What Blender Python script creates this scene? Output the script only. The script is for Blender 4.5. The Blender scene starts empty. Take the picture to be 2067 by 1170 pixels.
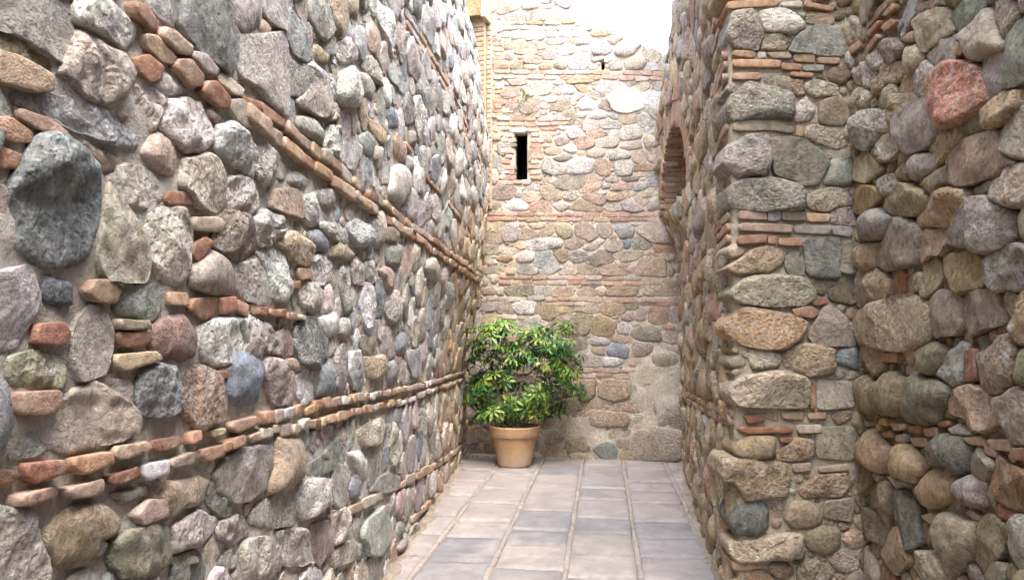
import bpy, math, random
import numpy as np
from mathutils import Vector, Euler, Matrix

# ------------------------------------------------------------------ camera, sky, sun, exposure
SC = bpy.context.scene
COL = SC.collection
F_PX, W_PX, H_PX, EYE = 1500.0, 2067.0, 1170.0, 1.6
cam_data = bpy.data.cameras.new('camera')
cam_data.sensor_width = 36.0
cam_data.lens = 36.0 * F_PX / W_PX
cam_data.clip_start = 0.05
cam_data.clip_end = 1000.0
cam = bpy.data.objects.new('camera', cam_data)
cam.location = (0, 0, EYE)
cam.rotation_euler = (math.radians(90 + 3.22), 0, math.radians(6.97))
COL.objects.link(cam)
SC.camera = cam

SUN_EL, SUN_AZ = 64.0, 150.0
world = bpy.data.worlds.new('World')
SC.world = world
world.use_nodes = True
wn = world.node_tree.nodes
bg = wn['Background']
sky = wn.new('ShaderNodeTexSky')
sky.sky_type = 'NISHITA'
sky.sun_disc = False
sky.sun_elevation = math.radians(SUN_EL)
sky.sun_rotation = math.radians(SUN_AZ)
sky.air_density = 1.0
sky.dust_density = 3.0
sky.ozone_density = 1.0
world.node_tree.links.new(sky.outputs[0], bg.inputs[0])
bg.inputs[1].default_value = 0.15
sun_data = bpy.data.lights.new('sun', 'SUN')
sun_data.energy = 0.65
sun_data.angle = math.radians(60)
sun_data.color = (1.0, 0.98, 0.95)
sun = bpy.data.objects.new('sun', sun_data)
_e, _a = math.radians(SUN_EL), math.radians(SUN_AZ)
SUN_DIR = Vector((math.sin(_a) * math.cos(_e), math.cos(_a) * math.cos(_e), math.sin(_e)))
sun.rotation_euler = SUN_DIR.to_track_quat('Z', 'Y').to_euler()
sun.location = (0, 0, 20)
COL.objects.link(sun)
SC.view_settings.view_transform = 'Standard'
SC.view_settings.look = 'None'
SC.view_settings.gamma = 1.0
SC.view_settings.use_curve_mapping = False
SC.view_settings.exposure = 3.42
SC.render.engine = 'CYCLES'
SC.cycles.max_bounces = 10
SC.cycles.diffuse_bounces = 8

rng = np.random.default_rng(11)
random.seed(5)

# ------------------------------------------------------------------ helpers
# the photograph's viewpoint, used to find where outlined stones stand on their walls
_M = Euler((math.radians(90 + 3.22), 0, math.radians(6.97))).to_matrix()
CAM_R = np.array([[_M[i][j] for j in range(3)] for i in range(3)])
CAM_P = np.array([0.0, 0.0, EYE])

def ray(px, py):
    d = np.array([(px - W_PX / 2) / F_PX, -(py - H_PX / 2) / F_PX, -1.0])
    return CAM_R @ d

def project(P):
    q = (np.asarray(P) - CAM_P) @ CAM_R
    z = -q[..., 2]
    zz = np.where(z > 0.05, z, 0.05)
    return q[..., 0] / zz * F_PX + W_PX / 2, -q[..., 1] / zz * F_PX + H_PX / 2, z

def smooth(a, b, x):
    t = np.clip((np.asarray(x, float) - a) / (b - a), 0, 1)
    return t * t * (3 - 2 * t)

def hash2(ix, iy, s):
    h = (ix * 374761393 + iy * 668265263 + s * 974711) & 0x7fffffff
    h = ((h ^ (h >> 13)) * 1274126177) & 0x7fffffff
    return ((h ^ (h >> 16)) & 0xffff) / 65535.0

def vnoise(x, y, s=0):
    x = np.asarray(x, float); y = np.asarray(y, float)
    ix = np.floor(x).astype(np.int64); iy = np.floor(y).astype(np.int64)
    fx = x - ix; fy = y - iy
    fx = fx * fx * (3 - 2 * fx); fy = fy * fy * (3 - 2 * fy)
    a = hash2(ix, iy, s); b = hash2(ix + 1, iy, s); c = hash2(ix, iy + 1, s); d = hash2(ix + 1, iy + 1, s)
    return (a * (1 - fx) + b * fx) * (1 - fy) + (c * (1 - fx) + d * fx) * fy

def fbm(x, y, s=0, o=4):
    t = 0; a = 0.5
    for k in range(o):
        t = t + a * (vnoise(x * 2 ** k, y * 2 ** k, s + k * 17) - 0.5)
        a *= 0.5
    return t

def mk_mesh(name, V, quads=None, tris=None, col=None, smooth_=True, mats=(), attrs=None):
    me = bpy.data.meshes.new(name)
    V = np.asarray(V, np.float32)
    loops = []; starts = []; n = 0
    parts = []
    if quads is not None and len(quads):
        q = np.asarray(quads, np.int32); parts.append(q.ravel()); starts.append(np.arange(len(q)) * 4); n = len(q) * 4
    if tris is not None and len(tris):
        t = np.asarray(tris, np.int32); parts.append(t.ravel()); starts.append(n + np.arange(len(t)) * 3)
    L = np.concatenate(parts).astype(np.int32); S = np.concatenate(starts).astype(np.int32)
    me.vertices.add(len(V)); me.vertices.foreach_set('co', V.ravel())
    me.loops.add(len(L)); me.loops.foreach_set('vertex_index', L)
    me.polygons.add(len(S)); me.polygons.foreach_set('loop_start', S)
    me.polygons.foreach_set('use_smooth', np.full(len(S), smooth_))
    if col is not None:
        ca = me.color_attributes.new('Col', 'FLOAT_COLOR', 'POINT')
        c = np.asarray(col, np.float32)
        if c.ndim == 1: c = np.tile(c, (len(V), 1))
        ca.data.foreach_set('color', c.ravel())
    me.update(calc_edges=True)
    for m in mats: me.materials.append(m)
    return me

def add_obj(name, me, parent=None, loc=(0, 0, 0)):
    o = bpy.data.objects.new(name, me)
    o.location = loc
    if parent is not None: o.parent = parent
    COL.objects.link(o)
    return o

def thing(name, label, cat, loc=(0, 0, 0), group=None):
    o = bpy.data.objects.new(name, None)
    o.empty_display_size = 0.2
    o.location = loc
    o['label'] = label; o['category'] = cat; o['kind'] = 'thing'
    if group: o['group'] = group
    COL.objects.link(o)
    return o

# ------------------------------------------------------------------ materials
def nodes_of(name):
    m = bpy.data.materials.new(name); m.use_nodes = True
    nt = m.node_tree
    return m, nt, nt.nodes, nt.links, nt.nodes['Principled BSDF']

def N(nt, t, **kw):
    n = nt.nodes.new(t)
    for k, v in kw.items(): setattr(n, k, v)
    return n

def noise(nt, pos, scale, detail=4, rough=0.6, dist=0.0):
    n = N(nt, 'ShaderNodeTexNoise')
    n.inputs['Scale'].default_value = scale; n.inputs['Detail'].default_value = detail
    n.inputs['Roughness'].default_value = rough; n.inputs['Distortion'].default_value = dist
    nt.links.new(pos, n.inputs['Vector'])
    return n.outputs['Fac']

def maprange(nt, v, a, b, c, d):
    n = N(nt, 'ShaderNodeMapRange')
    n.inputs[1].default_value = a; n.inputs[2].default_value = b; n.inputs[3].default_value = c; n.inputs[4].default_value = d
    nt.links.new(v, n.inputs[0])
    return n.outputs[0]

def math_(nt, op, a, b):
    n = N(nt, 'ShaderNodeMath', operation=op)
    for i, x in enumerate((a, b)):
        if isinstance(x, (int, float)): n.inputs[i].default_value = x
        else: nt.links.new(x, n.inputs[i])
    return n.outputs[0]

def mix(nt, fac, a, b, mode='MIX'):
    n = N(nt, 'ShaderNodeMix', data_type='RGBA', blend_type=mode)
    for i, x in ((0, fac), (6, a), (7, b)):
        if isinstance(x, (int, float)): n.inputs[i].default_value = x
        elif isinstance(x, tuple): n.inputs[i].default_value = x
        else: nt.links.new(x, n.inputs[i])
    return n.outputs[2]

def stone_material(name, dust, dust_amt, bump=1.0, veins=True):
    m, nt, ns, ln, bs = nodes_of(name)
    pos = N(nt, 'ShaderNodeNewGeometry').outputs['Position']
    at = N(nt, 'ShaderNodeAttribute', attribute_name='Col')
    pit = at.outputs['Alpha']
    big = noise(nt, pos, 9, 3, 0.6, 0.6)
    mid = noise(nt, pos, 38, 5, 0.65, 0.4)
    fine = noise(nt, pos, 160, 4, 0.7)
    c = at.outputs['Color']
    # broad tone patches and mid speckle
    c = mix(nt, 1.0, c, mix(nt, maprange(nt, big, .3, .7, 0, 1), (.74, .72, .68, 1), (1.25, 1.22, 1.2, 1)), 'MULTIPLY')
    c = mix(nt, 1.0, c, mix(nt, maprange(nt, mid, .35, .65, 0, 1), (.66, .64, .61, 1), (1.26, 1.26, 1.28, 1)), 'MULTIPLY')
    c = mix(nt, 1.0, c, mix(nt, maprange(nt, fine, .36, .64, 0, 1), (.82, .81, .80, 1), (1.14, 1.14, 1.14, 1)), 'MULTIPLY')
    pn = noise(nt, pos, 75, 3, .55)
    c = mix(nt, math_(nt, 'MULTIPLY', math_(nt, 'MULTIPLY', pit, .55), maprange(nt, pn, .60, .70, 0, 1)), c, (.12, .075, .055, 1))
    c = mix(nt, math_(nt, 'MULTIPLY', math_(nt, 'MULTIPLY', pit, .45), maprange(nt, noise(nt, pos, 30, 5, .7, .6), .54, .68, 0, 1)), c, (.60, .58, .55, 1))
    # lime dust / smeared mortar
    d = noise(nt, pos, 10, 6, 0.72, 1.2)
    c = mix(nt, math_(nt, 'MULTIPLY', maprange(nt, d, .47, .66, 0, 1), dust_amt), c, dust)
    # dark weather stains
    st = noise(nt, pos, 21, 5, 0.75, 0.3)
    c = mix(nt, maprange(nt, st, .64, .78, 0, .35), c, (.07, .055, .035, 1))
    if veins:
        w = N(nt, 'ShaderNodeTexWave', wave_type='BANDS', bands_direction='DIAGONAL')
        w.inputs['Scale'].default_value = 6; w.inputs['Distortion'].default_value = 14; w.inputs['Detail'].default_value = 3; w.inputs['Detail Scale'].default_value = 1.6
        ln.new(pos, w.inputs['Vector'])
        c = mix(nt, math_(nt, 'MULTIPLY', maprange(nt, w.outputs['Fac'], .9, 1.0, 0, .3), pit), c, (.62, .6, .57, 1))
    ln.new(c, bs.inputs['Base Color'])
    bs.inputs['Roughness'].default_value = 0.9
    bs.inputs['Specular IOR Level'].default_value = 0.25
    # relief: rough on pitted stones, finer on smooth ones
    v = N(nt, 'ShaderNodeTexVoronoi', feature='SMOOTH_F1'); v.inputs['Scale'].default_value = 46; v.inputs['Smoothness'].default_value = .4
    wp = mix(nt, .06, pos, noise_vec(nt, pos, 18))
    ln.new(wp, v.inputs['Vector'])
    hp = math_(nt, 'MULTIPLY', maprange(nt, v.outputs['Distance'], 0, .6, 0, 1), math_(nt, 'MULTIPLY', pit, .7))
    h = math_(nt, 'ADD', math_(nt, 'ADD', math_(nt, 'MULTIPLY', mid, 1.2), math_(nt, 'MULTIPLY', fine, .45)), hp)
    b = N(nt, 'ShaderNodeBump'); b.inputs['Strength'].default_value = .95 * bump; b.inputs['Distance'].default_value = .017
    ln.new(h, b.inputs['Height']); ln.new(b.outputs[0], bs.inputs['Normal'])
    return m

def noise_vec(nt, pos, scale):
    n = N(nt, 'ShaderNodeTexNoise'); n.inputs['Scale'].default_value = scale; n.inputs['Detail'].default_value = 2
    nt.links.new(pos, n.inputs['Vector'])
    return n.outputs['Color']

def brick_material():
    m, nt, ns, ln, bs = nodes_of('weathered_brick')
    pos = N(nt, 'ShaderNodeNewGeometry').outputs['Position']
    at = N(nt, 'ShaderNodeAttribute', attribute_name='Col')
    c = at.outputs['Color']
    mid = noise(nt, pos, 30, 5, 0.65, .3); fine = noise(nt, pos, 190, 3, .6); big = noise(nt, pos, 12, 4, .6, .8)
    c = mix(nt, 1.0, c, mix(nt, maprange(nt, mid, .32, .68, 0, 1), (.66, .62, .6, 1), (1.28, 1.24, 1.2, 1)), 'MULTIPLY')
    c = mix(nt, maprange(nt, big, .55, .7, 0, .6), c, (.42, .36, .28, 1))
    c = mix(nt, maprange(nt, fine, .6, .72, 0, .5), c, (.1, .06, .04, 1))
    ln.new(c, bs.inputs['Base Color']); bs.inputs['Roughness'].default_value = .93; bs.inputs['Specular IOR Level'].default_value = .2
    b = N(nt, 'ShaderNodeBump'); b.inputs['Strength'].default_value = .7; b.inputs['Distance'].default_value = .01
    ln.new(math_(nt, 'ADD', mid, math_(nt, 'MULTIPLY', fine, .5)), b.inputs['Height']); ln.new(b.outputs[0], bs.inputs['Normal'])
    return m

def mortar_material():
    m, nt, ns, ln, bs = nodes_of('lime_mortar')
    pos = N(nt, 'ShaderNodeNewGeometry').outputs['Position']
    at = N(nt, 'ShaderNodeAttribute', attribute_name='Col')
    c = at.outputs['Color']
    big = noise(nt, pos, 5, 5, .6, .5); grit = noise(nt, pos, 130, 4, .7); mid = noise(nt, pos, 32, 5, .7, .4)
    c = mix(nt, 1.0, c, mix(nt, maprange(nt, big, .3, .7, 0, 1), (.78, .75, .7, 1), (1.18, 1.17, 1.16, 1)), 'MULTIPLY')
    c = mix(nt, 1.0, c, mix(nt, maprange(nt, mid, .35, .65, 0, 1), (.76, .75, .72, 1), (1.15, 1.15, 1.15, 1)), 'MULTIPLY')
    c = mix(nt, maprange(nt, grit, .56, .7, 0, .5), c, (.13, .11, .09, 1))
    ln.new(c, bs.inputs['Base Color']); bs.inputs['Roughness'].default_value = .96; bs.inputs['Specular IOR Level'].default_value = .15
    b = N(nt, 'ShaderNodeBump'); b.inputs['Strength'].default_value = .9; b.inputs['Distance'].default_value = .014
    ln.new(math_(nt, 'ADD', mid, math_(nt, 'MULTIPLY', grit, .4)), b.inputs['Height']); ln.new(b.outputs[0], bs.inputs['Normal'])
    return m

M_STONE = stone_material('rubble_stone', (.46, .455, .44, 1), .46)
M_STONE_WARM = stone_material('rubble_stone_tan', (.43, .345, .225, 1), .5)
M_BRICK = brick_material()
M_MORTAR = mortar_material()

PAL = dict(l=(.43, .415, .395), w=(.64, .64, .65), g=(.28, .27, .255), G=(.215, .25, .225), D=(.085, .105, .105), k=(.012, .012, .015),
           t=(.37, .29, .19), o=(.19, .165, .105), n=(.23, .16, .105), P=(.385, .30, .245), R=(.265, .15, .105), O=(.35, .235, .17), z=(.43, .235, .17),
           u=(.285, .262, .265), b=(.20, .25, .295), B=(.15, .20, .265), m=(.16, .09, .075), y=(.40, .29, .15))

def colour(code, jitter=.08):
    c = np.mean([PAL[k] for k in code], axis=0)
    if code[0] not in 'kROz': c = c * .8 + .2 * np.array((.34, .31, .27))
    return np.clip(c * (1 + rng.normal(0, jitter)) * (1 + rng.normal(0, jitter * .35, 3)), .008, .75)
# ------------------------------------------------------------------ walls
class Wall:
    RES = 0.008
    def __init__(s, name, label, O, U, Nn, u0, u1, z0, z1, disp=None):
        s.O = np.array(O, float); s.U = np.array(U, float); s.U /= np.linalg.norm(s.U)
        s.N = np.array(Nn, float); s.N /= np.linalg.norm(s.N)
        s.u0, s.u1, s.z0, s.z1 = u0, u1, z0, z1
        s.disp = disp or (lambda u, z: 0 * u)
        mid = s.O + s.U * (u0 + u1) / 2
        s.base = np.array([mid[0], mid[1], 0.0])
        s.root = thing(name, label, 'wall', tuple(s.base))
        s.nu = int((u1 - u0) / s.RES) + 1; s.nz = int((z1 - z0) / s.RES) + 1
        s.occ = np.zeros((s.nz, s.nu), bool); s.blocked = s.occ.copy()
        s.quoin = None; s.gain = 1.0; s.flip = bool(np.dot(np.cross(s.U, (0, 0, 1)), s.N) < 0)
        s.items = []          # (kind, poly uv, centre uv, H, colour, pit)
    def P(s, u, z, h=0):
        u = np.asarray(u, float); z = np.asarray(z, float)
        d = s.disp(u, z) + h
        return s.O + u[..., None] * s.U + z[..., None] * np.array([0, 0, 1.0]) + d[..., None] * s.N
    def uv(s, px, py, h=0.02):
        r = ray(px, py); d = h
        for _ in range(14):
            t = ((s.O + s.N * d - CAM_P) @ s.N) / (r @ s.N)
            p = CAM_P + r * t
            u = (p - s.O) @ s.U; z = p[2]
            d = .5 * d + .5 * (float(s.disp(np.array(u), np.array(z))) + h)
        return u, z
    def block(s, mask_fn):
        uu, zz = np.meshgrid(s.u0 + (np.arange(s.nu) + .5) * s.RES, s.z0 + (np.arange(s.nz) + .5) * s.RES)
        s.blocked = mask_fn(uu, zz); s.occ |= s.blocked
    def window(s, poly, gap):
        lo = poly.min(0) - gap; hi = poly.max(0) + gap
        i0 = max(0, int((lo[0] - s.u0) / s.RES)); i1 = min(s.nu, int((hi[0] - s.u0) / s.RES) + 2)
        j0 = max(0, int((lo[1] - s.z0) / s.RES)); j1 = min(s.nz, int((hi[1] - s.z0) / s.RES) + 2)
        return i0, i1, j0, j1
    def star_mask(s, poly, gap):
        c = poly.mean(0); q = poly - c
        a = np.arctan2(q[:, 1], q[:, 0]); r = np.hypot(q[:, 0], q[:, 1]) + gap
        o = np.argsort(a); a = a[o]; r = r[o]
        i0, i1, j0, j1 = s.window(poly, gap)
        if i1 <= i0 or j1 <= j0: return None
        uu = s.u0 + (np.arange(i0, i1) + .5) * s.RES - c[0]; zz = s.z0 + (np.arange(j0, j1) + .5) * s.RES - c[1]
        uu, zz = np.meshgrid(uu, zz)
        rr = np.interp(np.arctan2(zz, uu), np.concatenate([a - 2 * np.pi, a, a + 2 * np.pi]), np.tile(r, 3))
        return (slice(j0, j1), slice(i0, i1)), np.hypot(uu, zz) < rr
    def mark(s, poly, gap):
        m = s.star_mask(dense(poly), gap)
        if m: s.occ[m[0]] |= m[1]
    def overlap(s, poly):
        m = s.star_mask(dense(poly), 0)
        if not m or not m[1].any(): return 1.0
        return (s.occ[m[0]] & m[1]).sum() / m[1].sum()
    def add(s, kind, poly, col, H, pit, gap=.006):
        poly = np.asarray(poly, float)
        if area(poly) < 0: poly = poly[::-1]
        s.mark(poly, gap)
        s.items.append((kind, poly, H, col, pit))
    # stones outlined from the photograph
    def traced(s, x0, y0, sc, text, prot=1.0, grow=1.06):
        for line in text.strip().splitlines():
            f = line.split()
            if len(f) < 8: continue
            kind, code = f[0], f[1]; v = np.array([float(x) for x in f[2:]]).reshape(-1, 2)
            px = np.stack([x0 + v[:, 0] / sc, y0 + v[:, 1] / sc], 1)
            poly = np.array([s.uv(*p) for p in px])
            if not np.isfinite(poly).all(): continue
            if area(poly) < 0: poly = poly[::-1]
            c = poly.mean(0); poly = c + (poly - c) * (grow if kind != 'b' else 1.03)
            size = math.sqrt(abs(area(poly)) / math.pi)
            if kind == 'b':
                H = .022 + .012 * rng.random(); pit = .15; col = colour(code)
            else:
                H = min(.11, size * {'r': .48, 'p': .46, 'a': .40}[kind] * prot * rng.uniform(.8, 1.25)) ; H = max(H, .018)
                pit = {'r': .12, 'p': .85, 'a': .22}[kind]; col = colour(code)
                if code == 'k': pit = .02
            s.add(kind, poly, col, H, pit)
    # a brick course along a line read from the photograph
    def course(s, pts, thick, length, codes, prot=.026, over=.35, gapu=.007, uvpts=False, skip=0.0):
        Q = np.array(pts, float) if uvpts else np.array([s.uv(*p) for p in pts])
        if Q[0, 0] > Q[-1, 0]: Q = Q[::-1]
        u = Q[0, 0] + rng.uniform(0, .05)
        while u < Q[-1, 0]:
            L = length * rng.uniform(.6, 1.35); t = thick * rng.uniform(.82, 1.15)
            a, b = u, u + L - gapu
            za, zb = np.interp(a, Q[:, 0], Q[:, 1]), np.interp(b, Q[:, 0], Q[:, 1])
            j = lambda k=.07: rng.normal(0, t * k)
            k = rng.normal(0, t * .08)
            poly = np.array([(a + j(), za - t / 2 + j() + k), (b + j(), zb - t / 2 + j() + k), (b + j(), zb + t / 2 + j() + k), (a + j(), za + t / 2 + j() + k)])
            if rng.random() > skip and s.overlap(poly) < over:
                s.add('b', poly, colour(codes[rng.integers(len(codes))], .12), prot * rng.uniform(.75, 1.3), .15, gap=.003)
            u += L
    # irregular stones fitted into the room that is left
    def fill(s, sizes, palette, umin, umax, zfun, prot=1.0, elong=1.35, gap=.010, kinds='rpa', tries=6000, seed=0):
        g = np.random.default_rng(100 + seed)
        ang = np.linspace(0, 2 * np.pi, 12, endpoint=False)
        seeds = []
        shadow = s.occ.copy()
        for R in sizes:
            n = tries
            us = g.uniform(umin, umax, n); zs = g.uniform(s.z0, s.z1, n)
            ok = zs < zfun(us)
            for u, z in zip(us[ok], zs[ok]):
                r = R * g.uniform(.85, 1.12); e = elong * g.uniform(.75, 1.25)
                ru, rz = r * math.sqrt(e), r / math.sqrt(e)
                pu = np.concatenate([[u], u + ru * np.cos(ang), u + .55 * ru * np.cos(ang[::2])]); pz = np.concatenate([[z], z + rz * np.sin(ang), z + .55 * rz * np.sin(ang[::2])])
                iu = ((pu - s.u0) / s.RES).astype(int); iz = ((pz - s.z0) / s.RES).astype(int)
                if iu.min() < 0 or iz.min() < 0 or iu.max() >= s.nu or iz.max() >= s.nz: continue
                if shadow[iz, iu].any(): continue
                poly = np.stack([pu[1:13], pz[1:13]], 1)
                m = s.star_mask(poly, .004)
                shadow[m[0]] |= m[1]
                seeds.append((u, z, ru, rz, poly))
        # grow each into free room
        A = np.linspace(0, 2 * np.pi, 16, endpoint=False)
        for u, z, ru, rz, poly in seeds:
            m = s.star_mask(poly, .006)
            shadow[m[0]] &= ~m[1] | s.occ[m[0]]
            out = []
            lim = g.uniform(1.2, 1.75)
            for a in A:
                dx, dy = ru * math.cos(a), rz * math.sin(a); base = math.hypot(dx, dy)
                k = .55; step = s.RES / base
                while k < lim:
                    iu = int((u + dx * k - s.u0) / s.RES); iz = int((z + dy * k - s.z0) / s.RES)
                    if iu < 0 or iz < 0 or iu >= s.nu or iz >= s.nz or shadow[iz, iu] or s.occ[iz, iu]: break
                    k += step
                out.append(k)
            k = np.array(out); k = .25 * np.roll(k, 1) + .5 * k + .25 * np.roll(k, -1)
            k = np.minimum(k, np.array(out)) - gap / max(.02, min(ru, rz))
            k = np.maximum(k, .5) * g.uniform(.95, 1.02, 16)
            P = np.stack([u + ru * np.cos(A) * k, z + rz * np.sin(A) * k], 1)
            kind = kinds[g.integers(len(kinds))]
            if kind != 'r':            # broken stones: a few straight edges instead of a round outline
                nn = g.integers(5, 8); off = g.uniform(0, 16)
                ii = np.sort((off + (np.arange(nn) + g.uniform(-.28, .28, nn)) * 16 / nn).astype(int) % 16)
                ii = np.unique(ii)
                P = P[ii] * 1.0; cc = P.mean(0); P = cc + (P - cc) * 1.13
            pal = palette(u, z) if callable(palette) else palette
            code = pal[g.integers(len(pal))]
            size = math.sqrt(abs(area(P)) / math.pi)
            if code[0] in 'RO' and len(code) == 1: kind = 'a'
            H = float(np.clip(size * {'r': .48, 'p': .46, 'a': .40}[kind] * prot * g.uniform(.7, 1.3), .012, .085))
            s.add(kind, P, colour(code, .12), H, {'r': .12, 'p': .8, 'a': .22}[kind] * g.uniform(.7, 1.1), gap=.003)
            mm = s.star_mask(P, .005); shadow[mm[0]] |= mm[1]
    # every stone spreads into the room around it, so that joints close up
    def settle(s, rounds=((1.22, 2), (1.15, 2)), gap=.007):
        lab = np.zeros((s.nz, s.nu), np.int32)
        lab[s.blocked] = -1
        for i, it in enumerate(s.items):
            m = s.star_mask(dense(it[1]), 0)
            if m: lab[m[0]] = np.where(m[1] & (lab[m[0]] == 0), i + 1, lab[m[0]])
        for mx, sm in rounds:
            order = rng.permutation(len(s.items))
            for i in order:
                kind, poly, H, col, pit = s.items[i]
                if kind == 'b': continue
                c = poly.mean(0); q = dense(poly, 3) if len(poly) < 9 else poly.copy()
                v = q - c; r = np.hypot(v[:, 0], v[:, 1]) + 1e-6; d = v / r[:, None]
                f = np.ones(len(q))
                for k in range(len(q)):
                    rr = r[k]; lim = r[k] * mx
                    while rr < lim:
                        x, z = c + d[k] * (rr + gap)
                        iu = int((x - s.u0) / s.RES); iz = int((z - s.z0) / s.RES)
                        if iu < 0 or iz < 0 or iu >= s.nu or iz >= s.nz or lab[iz, iu] not in (0, i + 1): break
                        rr += s.RES * .7
                    f[k] = min(rr, lim) / r[k]
                f = np.minimum(f, .25 * np.roll(f, 1) + .5 * f + .25 * np.roll(f, -1) + .02)
                P = c + v * f[:, None]
                s.items[i] = (kind, P, H, col, pit)
                m = s.star_mask(dense(P), 0)
                if m: lab[m[0]] = np.where(m[1] & (lab[m[0]] == 0), i + 1, lab[m[0]])
    # meshes
    def build(s, warm_after=None, max_parts=298):
        recs = []
        for kind, poly, H, col, pit in s.items:
            c = poly.mean(0)
            p = s.P(c[0], c[1]); x, y, d = project(p)
            inside = (-60 < x < W_PX + 60) and (-60 < y < H_PX + 60) and d > 0
            dd = np.linalg.norm(p - CAM_P); view = (CAM_P - p) / dd
            cosv = abs(view @ s.N)
            a = abs(area(poly)) * (F_PX / dd) ** 2 * max(cosv, .1) if inside else 0
            recs.append((a, dd, kind, poly, H, col, pit, c))
        recs.sort(key=lambda r: -r[0])
        cnt = {'stone': 0, 'brick': 0}; bulk = {'stone': [], 'brick': []}
        for a, dd, kind, poly, H, col, pit, c in recs:
            nm = 'brick' if kind == 'b' else 'stone'
            size = math.sqrt(abs(area(poly)) / math.pi); rp = size * F_PX / dd
            if a == 0: rp = min(rp, 8)
            A = int(np.clip(9 + rp * .5, 10, 52)); R = int(np.clip(rp * .22, 3, 16))
            if kind == 'b': A = max(A, 16)
            L, q, t = stone_geo(poly - c, H, kind, A, R, .24 if (s.quoin is not None and poly[:, 0].min() < s.quoin) else .075)
            if s.flip: q = q[:, ::-1]; t = t[:, ::-1]
            wp = s.P(c[0] + L[:, 0], c[1] + L[:, 1], L[:, 2])
            mat = M_BRICK if kind == 'b' else (M_STONE_WARM if (warm_after and warm_after(*c)) else M_STONE)
            C = np.concatenate([np.minimum(col * s.gain, .75), [pit]])
            if a > 0 and cnt[nm] < max_parts:
                cnt[nm] += 1
                ctr = s.P(c[0], c[1])
                me = mk_mesh(nm, wp - ctr, q, t, C, mats=(mat,))
                add_obj(nm, me, s.root, tuple(ctr - s.base))
            else:
                bulk[nm].append((wp, q, t, C, mat))
        for nm, L in bulk.items():
            for mat in {b[4] for b in L}:
                V = []; Q = []; T = []; Cc = []; n = 0
                for wp, q, t, C, mm in L:
                    if mm is not mat: continue
                    V.append(wp - s.base); Q.append(q + n); T.append(t + n); Cc.append(np.tile(C, (len(wp), 1))); n += len(wp)
                me = mk_mesh('small_' + nm + 's', np.concatenate(V), np.concatenate(Q), np.concatenate(T), np.concatenate(Cc), mats=(mat,))
                o = add_obj('small_' + nm + 's', me, s.root); o['kind'] = 'stuff'
        print('WALL', s.root.name, len(s.items), cnt, {k: len(v) for k, v in bulk.items()})
    def mortar(s, cell, depth, colfun, keep=None, amp=.012, thick=.45, back=True, swell=.5, extra=None):
        nu = int((s.u1 - s.u0) / cell) + 1; nz = int((s.z1 - s.z0) / cell) + 1
        u = np.linspace(s.u0, s.u1, nu); z = np.linspace(s.z0, s.z1, nz)
        uu, zz = np.meshgrid(u, z)
        h = -depth + amp * 2.2 * fbm(uu * 5, zz * 5, 3) + amp * 1.2 * fbm(uu * 24, zz * 24, 9, 3)
        # mortar swells up against the stones: blurred map of how far the stones stand out
        hm = np.full((s.nz, s.nu), -.012)
        for kind, poly, H, col, pit in s.items:
            m = s.star_mask(dense(poly), .004)
            if m: hm[m[0]] = np.where(m[1], max(H, .015), hm[m[0]])
        for _ in range(3):
            for ax in (0, 1):
                k = 5
                c = np.cumsum(np.pad(hm, [(k + 1, k) if i == ax else (0, 0) for i in (0, 1)], mode='edge'), axis=ax)
                n_ = hm.shape[ax]
                hm = (np.take(c, np.arange(2 * k + 1, 2 * k + 1 + n_), ax) - np.take(c, np.arange(n_), ax)) / (2 * k + 1)
        ju = np.clip(((uu - s.u0) / s.RES).astype(int), 0, s.nu - 1); jz = np.clip(((zz - s.z0) / s.RES).astype(int), 0, s.nz - 1)
        h = h + swell * hm[jz, ju] * (.6 + .8 * vnoise(uu * 4, zz * 4, 77))
        if extra is not None: h = h + extra(uu, zz)
        front = s.P(uu, zz, h).reshape(-1, 3)
        idx = np.arange(nu * nz).reshape(nz, nu)
        Q = np.stack([idx[:-1, :-1], idx[:-1, 1:], idx[1:, 1:], idx[1:, :-1]], -1).reshape(-1, 4)
        flip = np.dot(np.cross(s.U, (0, 0, 1)), s.N) < 0
        if flip: Q = Q[:, ::-1]
        if keep is not None:
            cu = (uu[:-1, :-1] + cell / 2).ravel(); cz = (zz[:-1, :-1] + cell / 2).ravel()
            Q = Q[keep(cu, cz)]
        E = np.concatenate([Q[:, [0, 1]], Q[:, [1, 2]], Q[:, [2, 3]], Q[:, [3, 0]]])
        key = E[:, 0].astype(np.int64) * 10 ** 7 + E[:, 1]; rkey = E[:, 1].astype(np.int64) * 10 ** 7 + E[:, 0]
        Eb = E[~np.isin(key, rkey)]
        n = len(front)
        V = np.concatenate([front, front - s.N * thick])
        S = np.stack([Eb[:, 1], Eb[:, 0], Eb[:, 0] + n, Eb[:, 1] + n], 1)
        QQ = [Q, S]
        if back: QQ.append(Q[:, ::-1] + n)
        C = np.concatenate([colfun(uu.ravel(), zz.ravel())] * 2)
        C = np.concatenate([C, np.zeros((len(C), 1))], 1)
        QQ = np.concatenate(QQ)
        used = np.unique(QQ); remap = np.full(len(V), -1); remap[used] = np.arange(len(used))
        me = mk_mesh('mortar', V[used] - s.base, remap[QQ], None, C[used], mats=(M_MORTAR,))
        return add_obj('mortar', me, s.root)

def area(p):
    x, y = p[:, 0], p[:, 1]
    return .5 * float(np.sum(x * np.roll(y, -1) - np.roll(x, -1) * y))

def dense(p, k=6):
    t = np.linspace(0, 1, k, endpoint=False)[None, :, None]
    return (p[:, None] * (1 - t) + np.roll(p, -1, 0)[:, None] * t).reshape(-1, 2)

def chaikin(p, w):
    q = np.roll(p, -1, 0)
    return np.stack([p * (1 - w) + q * w, p * w + q * (1 - w)], 1).reshape(-1, 2)

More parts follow.
